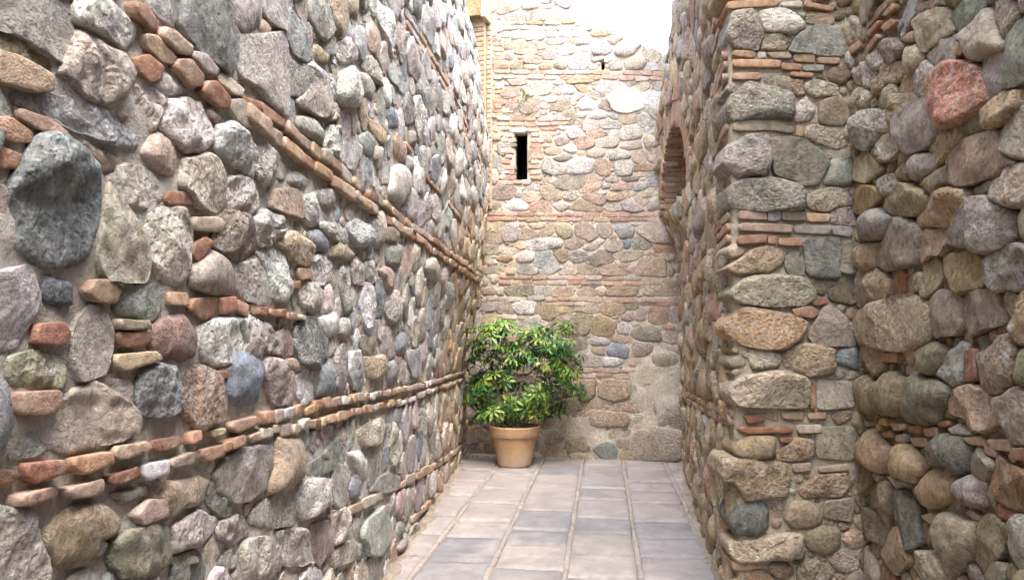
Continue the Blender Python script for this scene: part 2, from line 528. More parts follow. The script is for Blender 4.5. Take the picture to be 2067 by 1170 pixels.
_FACES = {}
def faces_for(A, R):
    if (A, R) not in _FACES:
        q = []
        for r in range(R):
            a = np.arange(A); b = (a + 1) % A
            q.append(np.stack([r * A + a, r * A + b, (r + 1) * A + b, (r + 1) * A + a], 1))
        a = np.arange(A); b = (a + 1) % A
        t = np.stack([R * A + a, R * A + b, np.full(A, (R + 1) * A)], 1)
        _FACES[(A, R)] = (np.concatenate(q), t)
    return _FACES[(A, R)]

def stone_geo(poly, H, kind, A, R, back=.075):
    size = math.sqrt(abs(area(poly)) / math.pi)
    p = poly
    if kind == 'b': p = chaikin(p, .055)
    elif kind == 'a': p = chaikin(p, .11)
    elif kind == 'p': p = chaikin(chaikin(p, .13), .21)
    else: p = chaikin(chaikin(p, .22), .25)
    # even resampling along the outline
    d = np.hypot(*(np.roll(p, -1, 0) - p).T); cum = np.concatenate([[0], np.cumsum(d)])
    s = (np.arange(A) + .5) / A * cum[-1]
    pc = np.concatenate([p, p[:1]])
    o = np.stack([np.interp(s, cum, pc[:, 0]), np.interp(s, cum, pc[:, 1])], 1)
    P = {'r': 2.5, 'p': 4.0, 'a': 5.6, 'b': 8.0}[kind] * rng.uniform(.9, 1.15)
    th = np.linspace(0, np.pi / 2, R + 1)[:-1] if R > 1 else np.array([0.0])
    th = np.concatenate([th])          # R rings, then the centre
    t = np.cos(th) ** (2 / P); zz = np.sin(th) ** (2 / P)
    t = np.concatenate([[1.0], t]); zz = np.concatenate([[0.0], zz])
    if kind == 'b':
        t = np.array([1, 1, .975, .90, .5]); zz = np.array([0, .80, .96, 1, 1])
    elif kind == 'a':
        tt = np.array([1, 1, .985, .945, .84, .62, .34]); zq = np.array([0, .50, .76, .92, 1, 1, 1])
        if R > 6:
            fi = np.linspace(0, 6, R + 1); t = np.interp(fi, range(7), tt); zz = np.interp(fi, range(7), zq)
        elif R < 5: t = np.array([1, 1, .97, .86, .5]); zz = np.array([0, .6, .88, 1, 1])
        else: t, zz = tt, zq
    R = len(t) - 1
    X = o[None] * t[:, None, None]
    Z = np.repeat((zz * H)[:, None], A, 1)
    V = np.concatenate([X.reshape(-1, 2), [[0, 0]]]); Zf = np.concatenate([Z.ravel(), [H]]); w = np.concatenate([np.repeat(zz, A), [1.0]])
    x, y = V[:, 0] / size, V[:, 1] / size
    tilt = {'r': .14, 'p': .2, 'a': .28, 'b': .08}[kind]
    Zf = Zf * np.clip(1 + rng.normal(0, tilt) * x + rng.normal(0, tilt) * y, .35, 1.8)
    if kind in 'ap':
        for _ in range(3 if kind == 'a' else 2):
            a = rng.uniform(0, 2 * np.pi); k = rng.uniform(.25, .75) * H
            Zf = np.minimum(Zf, rng.uniform(.78, 1.02) * H + k * (np.cos(a) * x + np.sin(a) * y))
    q3 = np.stack([x, y, Zf / size], 1)
    amp = {'r': .045, 'p': .1, 'a': .055, 'b': .022}[kind] * rng.uniform(.45, 1.15)
    n = 0; nx = 0; ny = 0
    hi = 3 if A > 24 else 2
    for f, g_ in ((2.6, .9), (5.5, .65), (11.0, .45))[:hi]:
        for _ in range(4):
            k = rng.normal(0, f * .6, 3); ph = rng.uniform(0, 6.28)
            sN = np.sin(q3 @ k + ph) * g_ * .5
            n = n + sN
            k2 = rng.normal(0, f * .6, 3); s2 = np.sin(q3 @ k2 + ph * 1.7) * g_ * .5
            nx = nx + s2 * k[0] / f; ny = ny + s2 * k[1] / f
    sc = min(size, .11)
    Zf = Zf + n * amp * sc * w
    V = V + np.stack([nx, ny], 1) * (amp * .8 * sc)
    Zf = np.maximum(Zf, w * H * .5)
    Zf[:A] = -back                      # back ring sits inside the mortar
    V[:A] = V[A:2 * A] * (.96 if back < .1 else .99)
    L = np.concatenate([V, Zf[:, None]], 1)
    q, tr = faces_for(A, R)
    return L, q, tr
# ------------------------------------------------------------------ stones read from the photograph (kind, colour, outline)
LEFT_A = """
a Gg 0 0 440 0 450 290 405 385 330 340 240 300 190 250 110 185 -30 180
p wl 470 -20 620 0 800 150 790 220 740 270 600 210 450 130 440 60
p lP 470 190 560 200 720 320 815 440 800 500 700 620 560 600 470 540 440 460 390 440 440 300
b nt -30 290 100 330 290 440 285 540 200 550 -30 480
a o -30 190 110 195 240 310 330 355 330 430 230 400 -30 270
p bl 130 560 480 570 700 690 860 830 800 880 640 830 520 800 380 740 160 650
b RP 120 635 280 700 390 790 360 820 240 780 110 700
b O -30 690 60 690 205 790 190 840 100 850 -30 800
b R -30 850 130 910 110 1000 -30 990
p Db 110 1060 150 950 230 850 380 815 460 890 570 980 590 1150 560 1330 500 1480 400 1520 250 1510 130 1440 80 1300 70 1150
r Pn 510 830 600 870 710 940 690 1010 640 1030 600 980 540 920
r t 700 640 770 660 790 700 720 710 690 680
p lP 790 590 840 520 920 510 990 580 985 660 930 750 870 740 800 690
b R 810 340 880 320 970 400 940 470 890 490 830 430
b Ot 855 200 920 210 1040 340 1020 385 960 370 870 290
b O 770 10 850 30 950 130 940 180 880 165 780 90
b OP 960 160 1010 180 1125 280 1110 330 1040 310 940 220
b RO 1040 350 1110 350 1195 450 1180 510 1120 520 1020 400
b Pl 1130 300 1200 320 1290 410 1275 450 1200 420 1115 340
b R 1210 480 1260 480 1350 580 1340 640 1270 630 1180 540
b tl 1300 430 1340 440 1425 530 1410 570 1370 560 1290 480
r w 950 440 1000 430 1120 530 1100 560 960 550 930 490
p wl 1000 590 1100 575 1190 620 1250 720 1275 810 1210 890 1110 900 1020 820 950 740 960 660
r tl 880 850 960 790 1040 830 1090 970 1030 1030 940 990 870 910
a Gl 930 -20 1080 -20 1070 110 1040 160 980 110 920 50
a GD 1100 -20 1300 -20 1370 90 1440 240 1440 340 1350 420 1270 370 1180 280 1070 160
r ul 1360 20 1400 -20 1540 -20 1550 130 1500 200 1420 210 1370 130
p wb 1300 740 1370 740 1500 870 1530 930 1500 1040 1400 980 1310 910 1280 870
r PR 1240 640 1350 690 1310 740 1240 710
b tG 1350 590 1420 580 1500 680 1470 760 1400 730 1340 640
b R 1420 560 1521 600 1540 650 1480 660
p l 700 1010 790 970 900 1000 990 1100 980 1180 900 1230 800 1220 720 1170 670 1060
p tl 1100 940 1200 910 1280 950 1330 1080 1330 1200 1290 1230 1150 1200 1090 1100
b R 1000 1130 1100 1130 1140 1170 1130 1210 1000 1215 980 1180
p l 1345 1060 1450 1040 1530 1100 1530 1230 1480 1270 1380 1260 1340 1180
"""
LEFT_B = """
p P -60 0 70 0 60 180 40 350 -60 360
a tl 665 -10 700 20 780 130 830 260 885 390 860 530 730 530 640 530 605 440 610 300 625 120
p wt 880 180 960 130 1090 120 1125 220 1130 300 1110 520 1060 570 960 560 930 480 880 420 860 300
b tl 1130 170 1280 170 1330 210 1290 260 1140 250
p o 1300 200 1370 140 1450 160 1510 250 1515 360 1430 430 1330 400 1270 310
b R 1150 320 1200 285 1250 320 1215 380 1170 440 1130 390
r uP 1210 390 1260 370 1370 420 1410 520 1400 610 1340 640 1230 610 1150 560 1150 460
p l 1420 450 1521 420 1560 480 1590 600 1560 680 1470 660 1400 580
a bul -60 530 110 490 190 460 230 550 260 620 210 720 130 910 -60 900
r kDb 250 520 310 495 350 530 440 560 440 690 380 690 300 660 255 590
b tR 550 540 640 535 715 590 690 680 560 670 500 610
a GD 740 570 980 570 980 680 930 790 850 780 730 720 710 650
b O 995 610 1110 615 1110 690 1000 690
b R 1140 650 1290 640 1290 750 1200 780 1110 720
b R 1300 645 1400 640 1400 720 1310 745
b O 1405 655 1470 690 1455 760 1405 720
b O 1480 670 1530 680 1530 740 1490 745
b R 220 800 380 790 420 860 380 925 210 920
a ul 480 800 570 690 640 710 680 850 670 960 620 1080 480 1110 440 1000 450 880
b R 700 850 850 845 890 880 850 940 720 940
b o 690 770 880 780 890 835 700 835
b t 690 980 900 960 930 1010 740 1080 690 1050
r m 940 800 1080 755 1150 870 1140 980 1070 1020 940 1010 905 900
p w 1200 830 1380 745 1430 850 1460 960 1400 1040 1270 1030 1180 920
p l 1420 780 1500 750 1540 800 1530 930 1560 1000 1510 1060 1420 990 1460 920
p tG 100 1010 240 975 390 1000 390 1170 260 1190 110 1160
p Db 870 1080 960 1040 1060 1050 1075 1200 1080 1300 1010 1330 920 1340 830 1330 820 1200
p n 1090 1100 1230 1050 1330 1120 1330 1270 1290 1390 1180 1410 1090 1320
b R 1260 1080 1340 1070 1340 1120 1280 1135
r B 1331 1060 1375 990 1448 962 1536 990 1580 1060 1521 1240 1434 1270 1340 1230
"""
LEFT_C = """
b O 110 60 330 50 340 130 300 190 200 205 110 190
a DG 50 240 290 250 290 380 220 430 100 450 40 400
a lP 330 170 440 80 560 20 680 80 770 170 775 290 680 340 420 400 340 370 310 270
a u 600 -10 780 0 800 120 740 130 640 60
b O -40 510 60 520 120 550 60 610 -40 620
b R 150 480 340 460 360 540 200 600 150 560
b RO 420 450 640 410 655 480 480 550 420 510
b PO 680 380 860 350 890 400 700 465 665 430
b R 900 350 1050 320 1075 370 960 415 900 400
b O 1180 400 1300 370 1315 430 1230 470 1180 450
b t 1215 290 1310 270 1310 310 1250 330
b OP 70 670 330 610 360 660 300 690 80 740
b PO 370 630 600 570 600 640 540 680 400 690
b R 640 560 810 500 820 560 700 610 640 600
b wb 840 490 980 460 970 540 880 580 840 560
b un 1000 460 1130 410 1165 440 1120 490 1010 510
b PR 1360 240 1500 200 1530 240 1400 300 1350 280
b P 1450 320 1530 290 1560 330 1480 360
p gl -60 760 200 745 240 900 290 1030 260 1170 -60 1220
r to 270 910 440 760 590 730 720 840 690 910 580 940 570 1030 480 1090 370 1080 300 1000
a o 700 950 830 860 980 800 1020 930 1010 1060 900 1130 740 1140 700 1050
b uR 790 780 880 690 980 700 990 790 830 850
r to 1000 600 1180 570 1240 600 1200 720 1090 740 1000 820 960 700
r o 700 660 900 610 920 660 760 720
a Dg 1302 556 1404 424 1580 395 1606 512 1565 629 1463 687 1375 702 1302 644
a Dg 1250 640 1290 600 1380 740 1390 800 1310 790 1240 710
p l 1050 860 1190 770 1300 820 1280 890 1190 950 1040 1010
a D 1080 1040 1170 1010 1240 1100 1200 1200 1060 1190
p g 1300 830 1450 790 1480 900 1400 960 1300 920
a lt 1000 1040 1150 1020 1170 1060 1080 1090
"""
LEFT_D = """
a lP -60 200 40 220 200 195 240 260 240 480 230 640 210 672 130 600 60 500 -20 440 -60 380
a lG 110 -20 240 -10 245 90 220 190 150 140 110 60
a ub 230 220 260 50 330 160 385 310 370 360 300 330
a P 290 -20 370 -20 355 160 310 100
a Gl 375 20 440 -20 490 60 510 170 460 240 380 130
a Gl 440 250 490 190 530 240 525 310 480 325
p t 500 -20 590 -20 600 150 560 230 520 150
r t 600 -20 660 -20 650 100 610 80
r t 60 150 110 120 160 170 140 225 80 190
r t 390 290 430 270 485 330 470 380 410 350
r w 360 385 390 360 485 430 480 470 440 465
p l 530 300 560 230 600 225 635 290 640 350 600 370 550 340
a bl 640 190 680 160 710 230 705 300 680 355 650 280
a m 665 150 710 140 700 185
a P 715 180 740 140 780 200 785 290 760 335 715 280
p w 780 30 830 70 870 150 870 240 840 290 800 200 770 100
a Gu 240 350 330 390 380 430 370 520 310 570 245 560
a Pl 330 560 380 460 440 470 490 560 480 650 430 690 330 620 300 600
p P 490 580 540 610 555 670 520 710 470 690
p l 560 450 610 405 660 440 675 530 640 610 580 620 540 560
r l 670 440 720 450 760 530 740 590 690 540
p lt 690 350 740 340 800 420 790 500 740 450 690 400
a bl 830 390 890 400 945 510 930 560 860 480
p ul 1010 420 1040 400 1070 520 1060 660 1030 640 1000 530
r B 820 650 860 640 890 690 890 750 840 745
r Gl 310 690 390 700 460 800 440 850 340 800 300 740
p l 480 780 540 740 570 830 560 930 510 920 450 860
a Gl 575 820 660 860 650 960 620 1000 570 950
r G 670 800 710 785 745 830 740 920 700 920 665 870
r Pl 750 870 800 870 800 960 770 1010 745 930
a t 660 600 710 590 720 690 700 780 670 680
a ty 720 690 790 750 810 820 790 840 740 770
r PR 860 830 880 790 930 860 930 950 900 970 870 900
r um 960 780 1000 770 1000 850 960 850
r Gl 930 920 970 930 980 1000 930 1010
r ul 860 1010 900 970 950 1010 960 1100 900 1200 840 1140
p l 60 880 120 870 180 930 170 1050 100 1090 40 1010
a u 180 930 240 930 265 990 230 1050 180 1050
r lu 250 1030 310 1010 370 1060 350 1110 250 1080
a lG -20 860 30 850 60 920 30 970 -20 950
"""
LEFT_E = """
a PR 180 20 290 10 340 90 340 160 290 165 140 120
p l 350 50 400 40 440 120 430 200 380 210 345 140
r u 420 20 510 0 520 70 490 130 430 90
p l 60 150 120 130 240 190 240 240 160 300 130 340 60 340 50 240
p ty 190 270 290 270 380 350 370 420 330 450 240 410 190 340
r B 370 260 420 250 485 310 485 370 430 370 380 320
r to 490 350 560 330 630 390 600 440 530 430 490 400
p l 440 200 540 210 600 270 600 320 540 310 450 250
p bl 600 230 650 190 740 250 740 310 700 350 620 310
r Pl 730 170 800 140 815 210 790 340 750 340
r o 810 240 860 220 890 270 870 330 810 320
p w 80 400 150 370 220 400 230 500 255 590 210 650 150 620 130 500
a Gl -10 440 60 420 110 480 130 590 120 670 50 680 0 640 -20 540
p wl 340 410 460 400 500 440 500 530 420 570 370 530 380 460
r Gl 240 450 290 455 285 530 240 540
b RP 290 470 375 475 380 530 300 545
b R 260 550 310 545 300 600 250 590
p l 320 560 390 550 440 610 430 700 370 720 320 640
p l 610 420 650 410 690 460 680 560 630 560 610 490
p l 700 440 740 430 770 490 770 550 720 560 698 510
a b 750 540 790 530 800 610 815 640 800 750 760 760 755 650
r Pt 780 480 830 460 870 520 860 600 820 610
r G 820 340 910 330 910 400 880 460 830 440
p l 820 660 870 610 910 680 890 770 850 785 815 720
p D 330 790 400 780 470 900 470 1010 400 1060 310 1030 290 920
a nu 170 870 230 830 280 900 280 980 220 1000 150 970
r w 450 770 520 740 545 800 530 860 480 880 450 830
r Gl 560 770 600 760 625 840 600 890 550 860
a Go 680 880 720 870 770 960 770 980 700 980 680 930
a bl 620 980 660 970 690 1060 680 1150 640 1180 605 1090
p t 700 1000 780 990 800 1060 790 1110 710 1120
r b 440 1060 490 1040 515 1080 515 1190 470 1240 420 1220
r b 890 870 930 850 950 900 920 970 880 970
r bl 810 1030 860 1010 890 1070 870 1140 830 1130
a bl 950 970 1000 960 1025 1020 1010 1110 970 1100 950 1040
p l 0 770 60 760 120 820 180 900 120 970 70 950 90 1020 40 1060 0 1000
p ln 100 1020 200 1010 270 1090 290 1170 250 1280 150 1260 80 1100
r P 230 1010 300 1000 350 1040 330 1080 260 1070
r Pl 1060 430 1100 410 1140 470 1140 560 1090 540 1060 480
"""
LEFT_F = """
r to 180 340 280 335 325 370 320 560 260 620 130 670 120 600 160 460
a DG 370 490 440 440 540 340 575 370 540 450 500 510 380 555
r w 600 420 660 410 700 470 700 540 670 570 640 500
p wl 290 610 340 590 470 590 490 640 480 720 420 750 340 790 290 740
p l 40 760 180 640 280 650 290 760 260 830 130 850 60 830
a Gl 700 830 800 750 840 830 850 920 800 1000 710 1010 690 920
p l 490 770 600 750 610 860 560 930 500 950
p wl 190 920 340 880 380 950 380 1080 300 1080 200 1080
a un 380 860 480 830 490 1000 430 1080 390 1030
p lP 480 1030 600 940 650 950 640 1040 530 1090
p l 0 960 130 940 190 1000 190 1100 100 1200 0 1200
p lt 650 290 780 220 820 280 760 350 680 370
a Gl 810 540 900 560 900 630 830 650 740 640
r u 880 980 930 890 945 930 930 1000 880 1000
b w 880 130 930 105 935 125 885 150
b w 945 105 985 85 988 105 950 125
b Oy 340 155 415 125 418 170 345 200
"""
PIER_A = """
b O 440 10 740 -5 740 35 430 55
b l 755 10 875 5 875 45 755 40
b O 890 15 1060 45 1055 70 885 45
p ug 460 80 570 55 640 130 640 230 600 290 480 280 440 200
p wl 640 70 780 60 850 120 880 170 820 200 650 180 630 120
p ut 640 210 730 195 820 230 790 295 640 280
r Gl 850 70 905 70 900 110 850 100
a Pt 905 80 1060 70 1055 150 905 130
a Gbl 810 280 870 200 960 155 1090 160 1120 220 1115 330 960 320 815 300
b Ot 470 300 600 300 600 340 465 335
b l 615 310 660 310 660 345 615 345
b ut 668 310 800 310 815 348 700 345
b t 822 322 950 320 950 372 830 362
b O 965 340 1095 345 1090 380 965 377
b tO 470 352 745 360 745 402 470 395
b O 753 375 870 380 870 415 755 412
b G 880 382 1005 385 1000 420 885 417
b O 470 432 630 435 625 475 465 470
b O 805 425 940 435 935 460 810 452
r g 640 440 690 430 720 470 710 520 650 510
p t 730 450 880 480 890 550 860 560 730 510
p tl 890 500 960 470 1080 500 1090 560 960 570 900 540
p ug 480 560 560 500 700 520 780 540 820 630 810 700 480 700 460 620
p l 830 640 900 575 950 640 920 710 840 720
a Pt 990 610 1060 585 1160 620 1170 680 1100 740 980 720
b tu 480 710 700 710 830 750 820 790 700 770 470 775
b O 840 740 885 740 880 810 835 800
p tl 890 770 940 745 1060 770 1150 850 1080 880 960 840 890 810
p ug 460 850 640 780 680 820 690 960 640 1030 500 1040 430 960
a Go 700 830 880 830 1040 960 950 1080 880 1080 730 1030 690 920
r bG 1010 1080 1050 950 1120 930 1170 980 1170 1090
p ug 470 1110 560 1060 700 1060 860 1080 890 1150 860 1230 650 1250 480 1220
"""
PIER_B = """
p gt 740 20 900 0 980 30 980 90 870 130 760 110
b Ou 370 128 520 125 525 180 365 172
b u 530 130 600 125 600 180 530 185
b uO 607 130 745 130 745 180 610 180
b t 752 140 880 145 870 190 752 185
b uO 370 195 665 205 670 250 370 238
b bg 680 205 885 210 880 260 685 250
b bu 892 210 1000 215 1005 275 892 260
b RO 370 268 520 260 520 305 360 315
b O 530 270 583 265 578 310 530 310
b RO 592 280 720 280 720 325 592 320
p t 330 430 440 350 530 330 610 360 620 410 540 460 380 480 310 460
a GD 640 380 720 350 733 400 738 490 660 490 630 430
a DG 737 300 800 290 920 290 920 490 752 490 737 400
a og 930 430 970 310 1040 310 1080 440 1000 480 930 460
p tl 350 560 420 500 600 490 720 510 785 600 720 650 560 660 380 640 335 600
r o 760 530 830 515 865 570 840 600 780 580
a o 870 570 990 530 1080 600 1000 650 900 630
p ty 310 760 400 680 500 690 680 710 740 760 690 840 600 910 400 870 300 810
b tR 660 680 760 660 820 690 790 730 680 720
b R 770 630 850 610 870 650 790 660
a Pug 870 660 960 720 1030 840 1000 885 800 880 770 820 820 720
p t 620 930 740 880 830 880 900 910 895 1030 760 1050 640 1000
r B 905 960 950 890 1040 890 1070 990 1050 1020 910 980
p tl 430 920 490 900 600 930 580 1000 450 1010
p gl 880 120 960 80 1020 130 1030 200 950 210 885 185
"""
PIER_C = """
p tl 350 60 390 0 600 -30 740 10 755 110 740 165 560 170 380 160 350 110
b R 785 30 820 40 815 190 785 185
b R 400 220 530 210 525 250 430 270
b PR 620 205 750 200 745 250 630 240
r t 535 200 600 210 605 260 540 240
b PR 770 210 880 205 880 240 780 245
b R 360 290 480 290 680 290 690 320 580 320 430 330 380 310
b lt 710 280 850 275 850 320 720 325
b R 610 350 690 345 690 380 610 375
p t 600 430 700 360 800 370 800 460 700 490 600 470
r ot 360 400 440 340 580 350 570 460 420 490 360 460
p t 290 470 450 470 640 510 650 560 630 670 420 690 370 600 290 590
b P 680 500 790 495 790 540 690 550
b P 840 520 1000 500 1010 540 840 550
p nt 720 650 850 570 990 560 1020 620 960 680 760 690
r kDb 370 750 500 725 540 760 540 870 470 910 370 900 330 830
r w 660 640 710 650 700 680 655 670
p tl 340 950 530 930 720 900 740 1040 400 1060 350 1020
b t 330 1062 530 1062 530 1100 350 1115
a ol 830 300 1040 290 1040 470 840 460
a gl 840 30 1020 40 1040 170 850 180
a ol 880 720 1040 700 1020 830 880 810
"""
NEAR_A = """
p tl 110 190 180 110 240 170 220 220 150 300 120 260
b O 350 90 420 20 440 50 370 100
b O 250 200 340 120 350 140 270 220
b O 345 160 400 110 440 130 370 190
b O 250 290 330 200 350 220 270 320
a bl 480 100 500 20 540 0 535 80 500 150
a uP 215 60 260 0 320 10 300 90 230 140
a tl 555 150 590 80 680 50 745 60 750 170 710 230 610 290 570 230
r OP 480 220 540 185 575 220 540 260 490 250
p n 540 30 660 0 660 45 560 85
r lt 480 330 500 280 560 260 600 290 580 380 530 430 490 390
a G 775 90 850 20 900 0 930 40 880 110 810 180
r lP 830 210 920 110 1000 100 1030 200 1060 260 1000 310 920 330 880 270
p gt 1010 30 1060 20 1120 90 1070 200 1035 180
r l 1150 -10 1210 -20 1210 80 1150 60
a G 1110 240 1190 140 1250 140 1250 430 1090 470 1095 330
a lg 630 320 700 240 760 230 800 290 760 350 690 395 640 370
b O 785 280 820 250 850 300 820 330 790 330
p z 670 500 720 420 790 370 900 410 950 460 975 600 920 640 840 720 750 755 710 700 690 600
a u 970 360 1090 320 1080 440 1050 530 980 580 960 470
p l 190 420 250 385 300 440 270 520 210 480
p l 270 340 320 300 365 350 340 400 290 400
p ng 340 250 430 240 470 280 400 360 345 320
p t 310 500 380 390 450 390 450 450 350 540 310 530
p gl 560 430 610 365 670 410 650 520 600 580 540 550 540 500
p t 400 650 450 580 520 555 560 590 540 660 450 740 410 710
a gl 490 700 560 620 620 580 700 640 690 740 650 830 560 890 500 830
p lt 170 600 220 530 270 560 250 640 190 685
p l 230 720 290 650 380 660 410 750 330 830 270 870 230 810
p gt 340 560 400 500 420 600 370 650 340 620
p ty 940 660 1060 560 1130 560 1130 640 1020 740 980 770 950 720
r o 840 720 930 660 970 740 930 800 880 820 840 770
a PRn 765 910 880 820 980 780 1050 860 1110 960 1000 1040 850 1095 800 1040
p nl 1050 800 1120 680 1190 650 1240 700 1230 900 1120 920 1060 870
p ty 650 880 720 770 840 750 820 860 710 950 660 960
r l 515 970 570 900 650 920 670 1000 560 1050 520 1030
r o 620 1060 720 990 780 1000 770 1080 690 1140 640 1110
a Pt 190 960 270 910 340 990 270 1060 190 1040
p tl 300 890 370 810 450 820 420 920 320 960
r ot 420 1030 490 960 540 1010 500 1060 440 1070
p lg 330 1070 420 1030 450 1080 410 1150 330 1130
p tl 1010 1090 1110 980 1190 1010 1240 1060 1230 1200 1120 1220 1010 1170
r G 880 1120 980 1060 1020 1050 990 1130 890 1160
"""
NEAR_B = """
a y 160 90 190 0 270 0 320 40 230 120 180 110
a ot 380 100 430 0 530 0 590 70 540 150 400 145
p ty 660 60 700 0 820 10 830 100 800 210 720 220 540 220 540 170 650 100
r Bg 230 180 330 120 400 160 380 250 300 290 240 240
a og 400 210 470 165 550 210 550 380 420 420 370 450 320 410
r Pt 225 350 290 310 330 330 320 440 250 450
a PO 545 340 590 240 690 230 720 270 660 360 570 395
p g 820 150 920 80 1040 130 1020 260 980 350 850 340 720 280 760 230
r l 1100 180 1134 80 1180 60 1180 280 1120 280
a oy 715 420 830 350 930 470 900 560 800 580 730 470
p gD 950 420 1060 350 1180 330 1180 500 1060 560 940 530
p t 240 540 310 470 370 500 370 590 290 620 250 580
p t 470 520 560 480 560 570 490 590
p Plt 200 720 310 650 480 600 580 650 610 750 560 840 420 870 250 860 190 800
a og 600 660 680 590 760 640 790 750 720 820 640 800
a og 820 580 950 570 980 640 980 740 880 810 800 760
p ty 1080 700 1134 610 1200 600 1200 860 1100 840
p Pt 220 910 280 880 340 890 335 990 300 1030 250 990
b O 345 930 430 915 430 980 350 975
r Do 555 930 620 880 700 910 690 1010 610 1050 560 1000
p wb 690 940 760 890 800 910 795 1050 730 1090 680 1040
b Rm 808 910 865 900 880 1080 815 1090
p nP 890 930 980 860 1080 890 1090 1000 1020 1120 920 1120 885 1040
"""
NEAR_C = """
r o 330 60 400 0 480 10 490 130 430 190 340 170
r oD 500 100 560 0 680 20 720 120 660 220 560 250 510 190
r o 185 60 250 0 310 80 290 180 210 180
p tP 755 150 870 60 1000 170 1000 220 920 280 800 210
p Pl 1040 150 1161 80 1220 80 1220 350 1100 360 1040 230
b y 340 240 385 240 380 285 330 270
b P 395 265 490 270 490 300 420 310
b R 495 280 580 280 570 330 500 315
b RP 590 300 660 285 675 340 600 345
b R 670 265 730 250 740 285 680 290
b RO 350 320 400 310 420 350 360 350
b u 430 335 490 330 490 385 430 370
b PR 505 350 600 350 610 400 530 400
r w 720 295 780 275 830 330 740 340
b PR 820 350 920 340 945 400 860 390
b PR 955 360 1080 360 1090 430 990 420
b R 1100 410 1190 410 1190 490 1100 470
r nt 210 380 280 330 380 390 370 520 310 530 210 450
r D 640 400 720 330 820 380 830 500 770 555 690 500 650 450
r ty 400 500 430 420 520 420 580 500 540 590 430 570
a lo 850 480 910 425 990 520 920 600 850 530
r u 780 620 850 575 930 620 930 720 850 730 780 660
r ul 935 680 970 610 1000 640 970 740
a Rn 1000 560 1040 490 1161 570 1220 580 1220 760 1080 730 1020 650
r ty 590 640 640 550 730 540 760 640 700 720 620 720 560 660
r o 345 640 390 620 410 750 390 850 335 810
a D 440 720 490 660 550 780 560 920 530 1000 470 880
a lg 415 760 450 700 440 820 415 810
a o 180 500 250 510 270 620 230 700 180 600
r l 380 580 480 600 500 630 430 640
r uw 270 560 320 540 350 580 310 600
b P 570 800 640 780 660 820 640 860
r tg 680 900 720 830 850 830 890 960 860 1050 780 1100 690 980
a no 880 1050 920 850 1000 820 1060 900 1000 1060 940 1100
r R 985 750 1040 735 1100 790 1060 820 1000 820
r l 820 790 850 775 900 810 870 840
p gl 1080 960 1130 820 1220 830 1220 1100 1130 1090
a tP 360 1000 410 890 480 920 530 1060 430 1110 370 1060
r Rm 140 950 190 890 220 970 200 1060 150 1010
p tl 540 1020 650 1020 760 1100 720 1200 600 1200 550 1090
a og 190 730 300 800 360 860 330 960 260 920 200 820
"""
BACK_A = """
a P 340 10 490 10 500 70 420 90 330 110
r tl 525 20 590 0 655 20 640 65 530 70
r l 670 45 740 30 770 60 690 75
a Pl 400 115 500 80 550 110 530 170 420 185
a Pt 600 90 770 80 800 130 770 160 590 165
b l 557 105 580 105 580 165 557 165
a l 820 90 900 95 900 155 810 150
r tl 450 250 530 240 545 300 450 300
a Pl 555 250 690 235 695 300 560 310
r l 710 240 790 235 795 290 710 295
r w 805 270 840 205 910 230 915 290 810 290
r w 920 240 1030 230 1035 280 920 290
r yt 1060 235 1190 225 1200 270 1070 290
a PR 360 340 500 320 535 375 380 385
a P 570 345 640 325 710 370 600 385
a Gl 705 308 860 308 850 345 720 345
r w 820 390 860 350 930 360 930 410 840 430
a l 940 370 1050 360 1060 400 950 410
p wP 1065 390 1090 340 1180 330 1235 380 1180 430 1090 420
r P 370 430 410 390 455 410 440 470 390 465
a P 465 390 620 390 620 425 470 420
a Pt 545 440 640 440 680 480 640 500 560 490
a Pl 685 420 800 410 780 460 690 460
r Pn 290 490 350 470 410 490 410 545 310 560
r Pn 418 500 470 465 525 490 525 550 430 555
r P 530 510 590 500 635 530 600 550 540 550
r tn 650 520 700 475 750 490 750 535 660 545
r tl 765 520 790 470 860 470 885 520 830 540
a lb 890 510 960 420 1055 410 1030 520 960 535
a g 430 630 530 625 555 655 450 665
a Pl 570 640 680 610 680 660 580 670
r l 770 640 800 600 855 620 850 660 780 665
a yt 870 610 950 600 1110 620 1060 640 900 650
a ng 345 760 400 700 500 700 510 750 400 765
a Pl 600 680 740 670 755 720 640 740
r w 840 700 880 670 935 700 920 735 850 735
a yo 945 680 1000 670 1050 710 990 720
a l 1105 700 1150 640 1220 660 1230 720 1120 722
a RP 280 780 380 780 385 820 280 830
a ng 395 830 460 800 480 870 440 890
a ng 500 850 530 770 640 790 640 870 540 885
a P 650 840 720 810 720 860
a ng 740 850 800 800 890 800 890 860 790 870
a Pl 700 770 790 755 790 795 720 800
r w 970 830 1000 775 1060 790 1110 830 1060 860 980 855
a ol 1050 740 1110 720 1200 740 1110 785
a ng 1120 830 1150 780 1195 800 1220 860 1140 850
a w 1200 770 1270 710 1380 710 1460 790 1440 840 1340 870 1240 850
a ng 300 920 360 865 420 910 380 935
a ng 430 920 490 880 550 920 500 935
a ng 560 920 640 880 660 920 600 935
a go 840 960 850 880 910 870 940 930 900 970
r l 960 890 1030 880 1030 920 970 920
r l 1040 920 1140 860 1190 900 1160 930 1060 940
r l 1195 900 1250 880 1290 910 1260 940
a lt 1295 930 1310 900 1420 900 1420 960 1320 970
a l 1440 970 1460 900 1540 920 1540 980 1460 990
a lP 1010 980 1040 945 1110 960 1120 1010 1030 1015
a l 1125 960 1180 945 1290 970 1270 1005 1130 1005
r lw 780 1000 820 970 890 1005 850 1025
"""
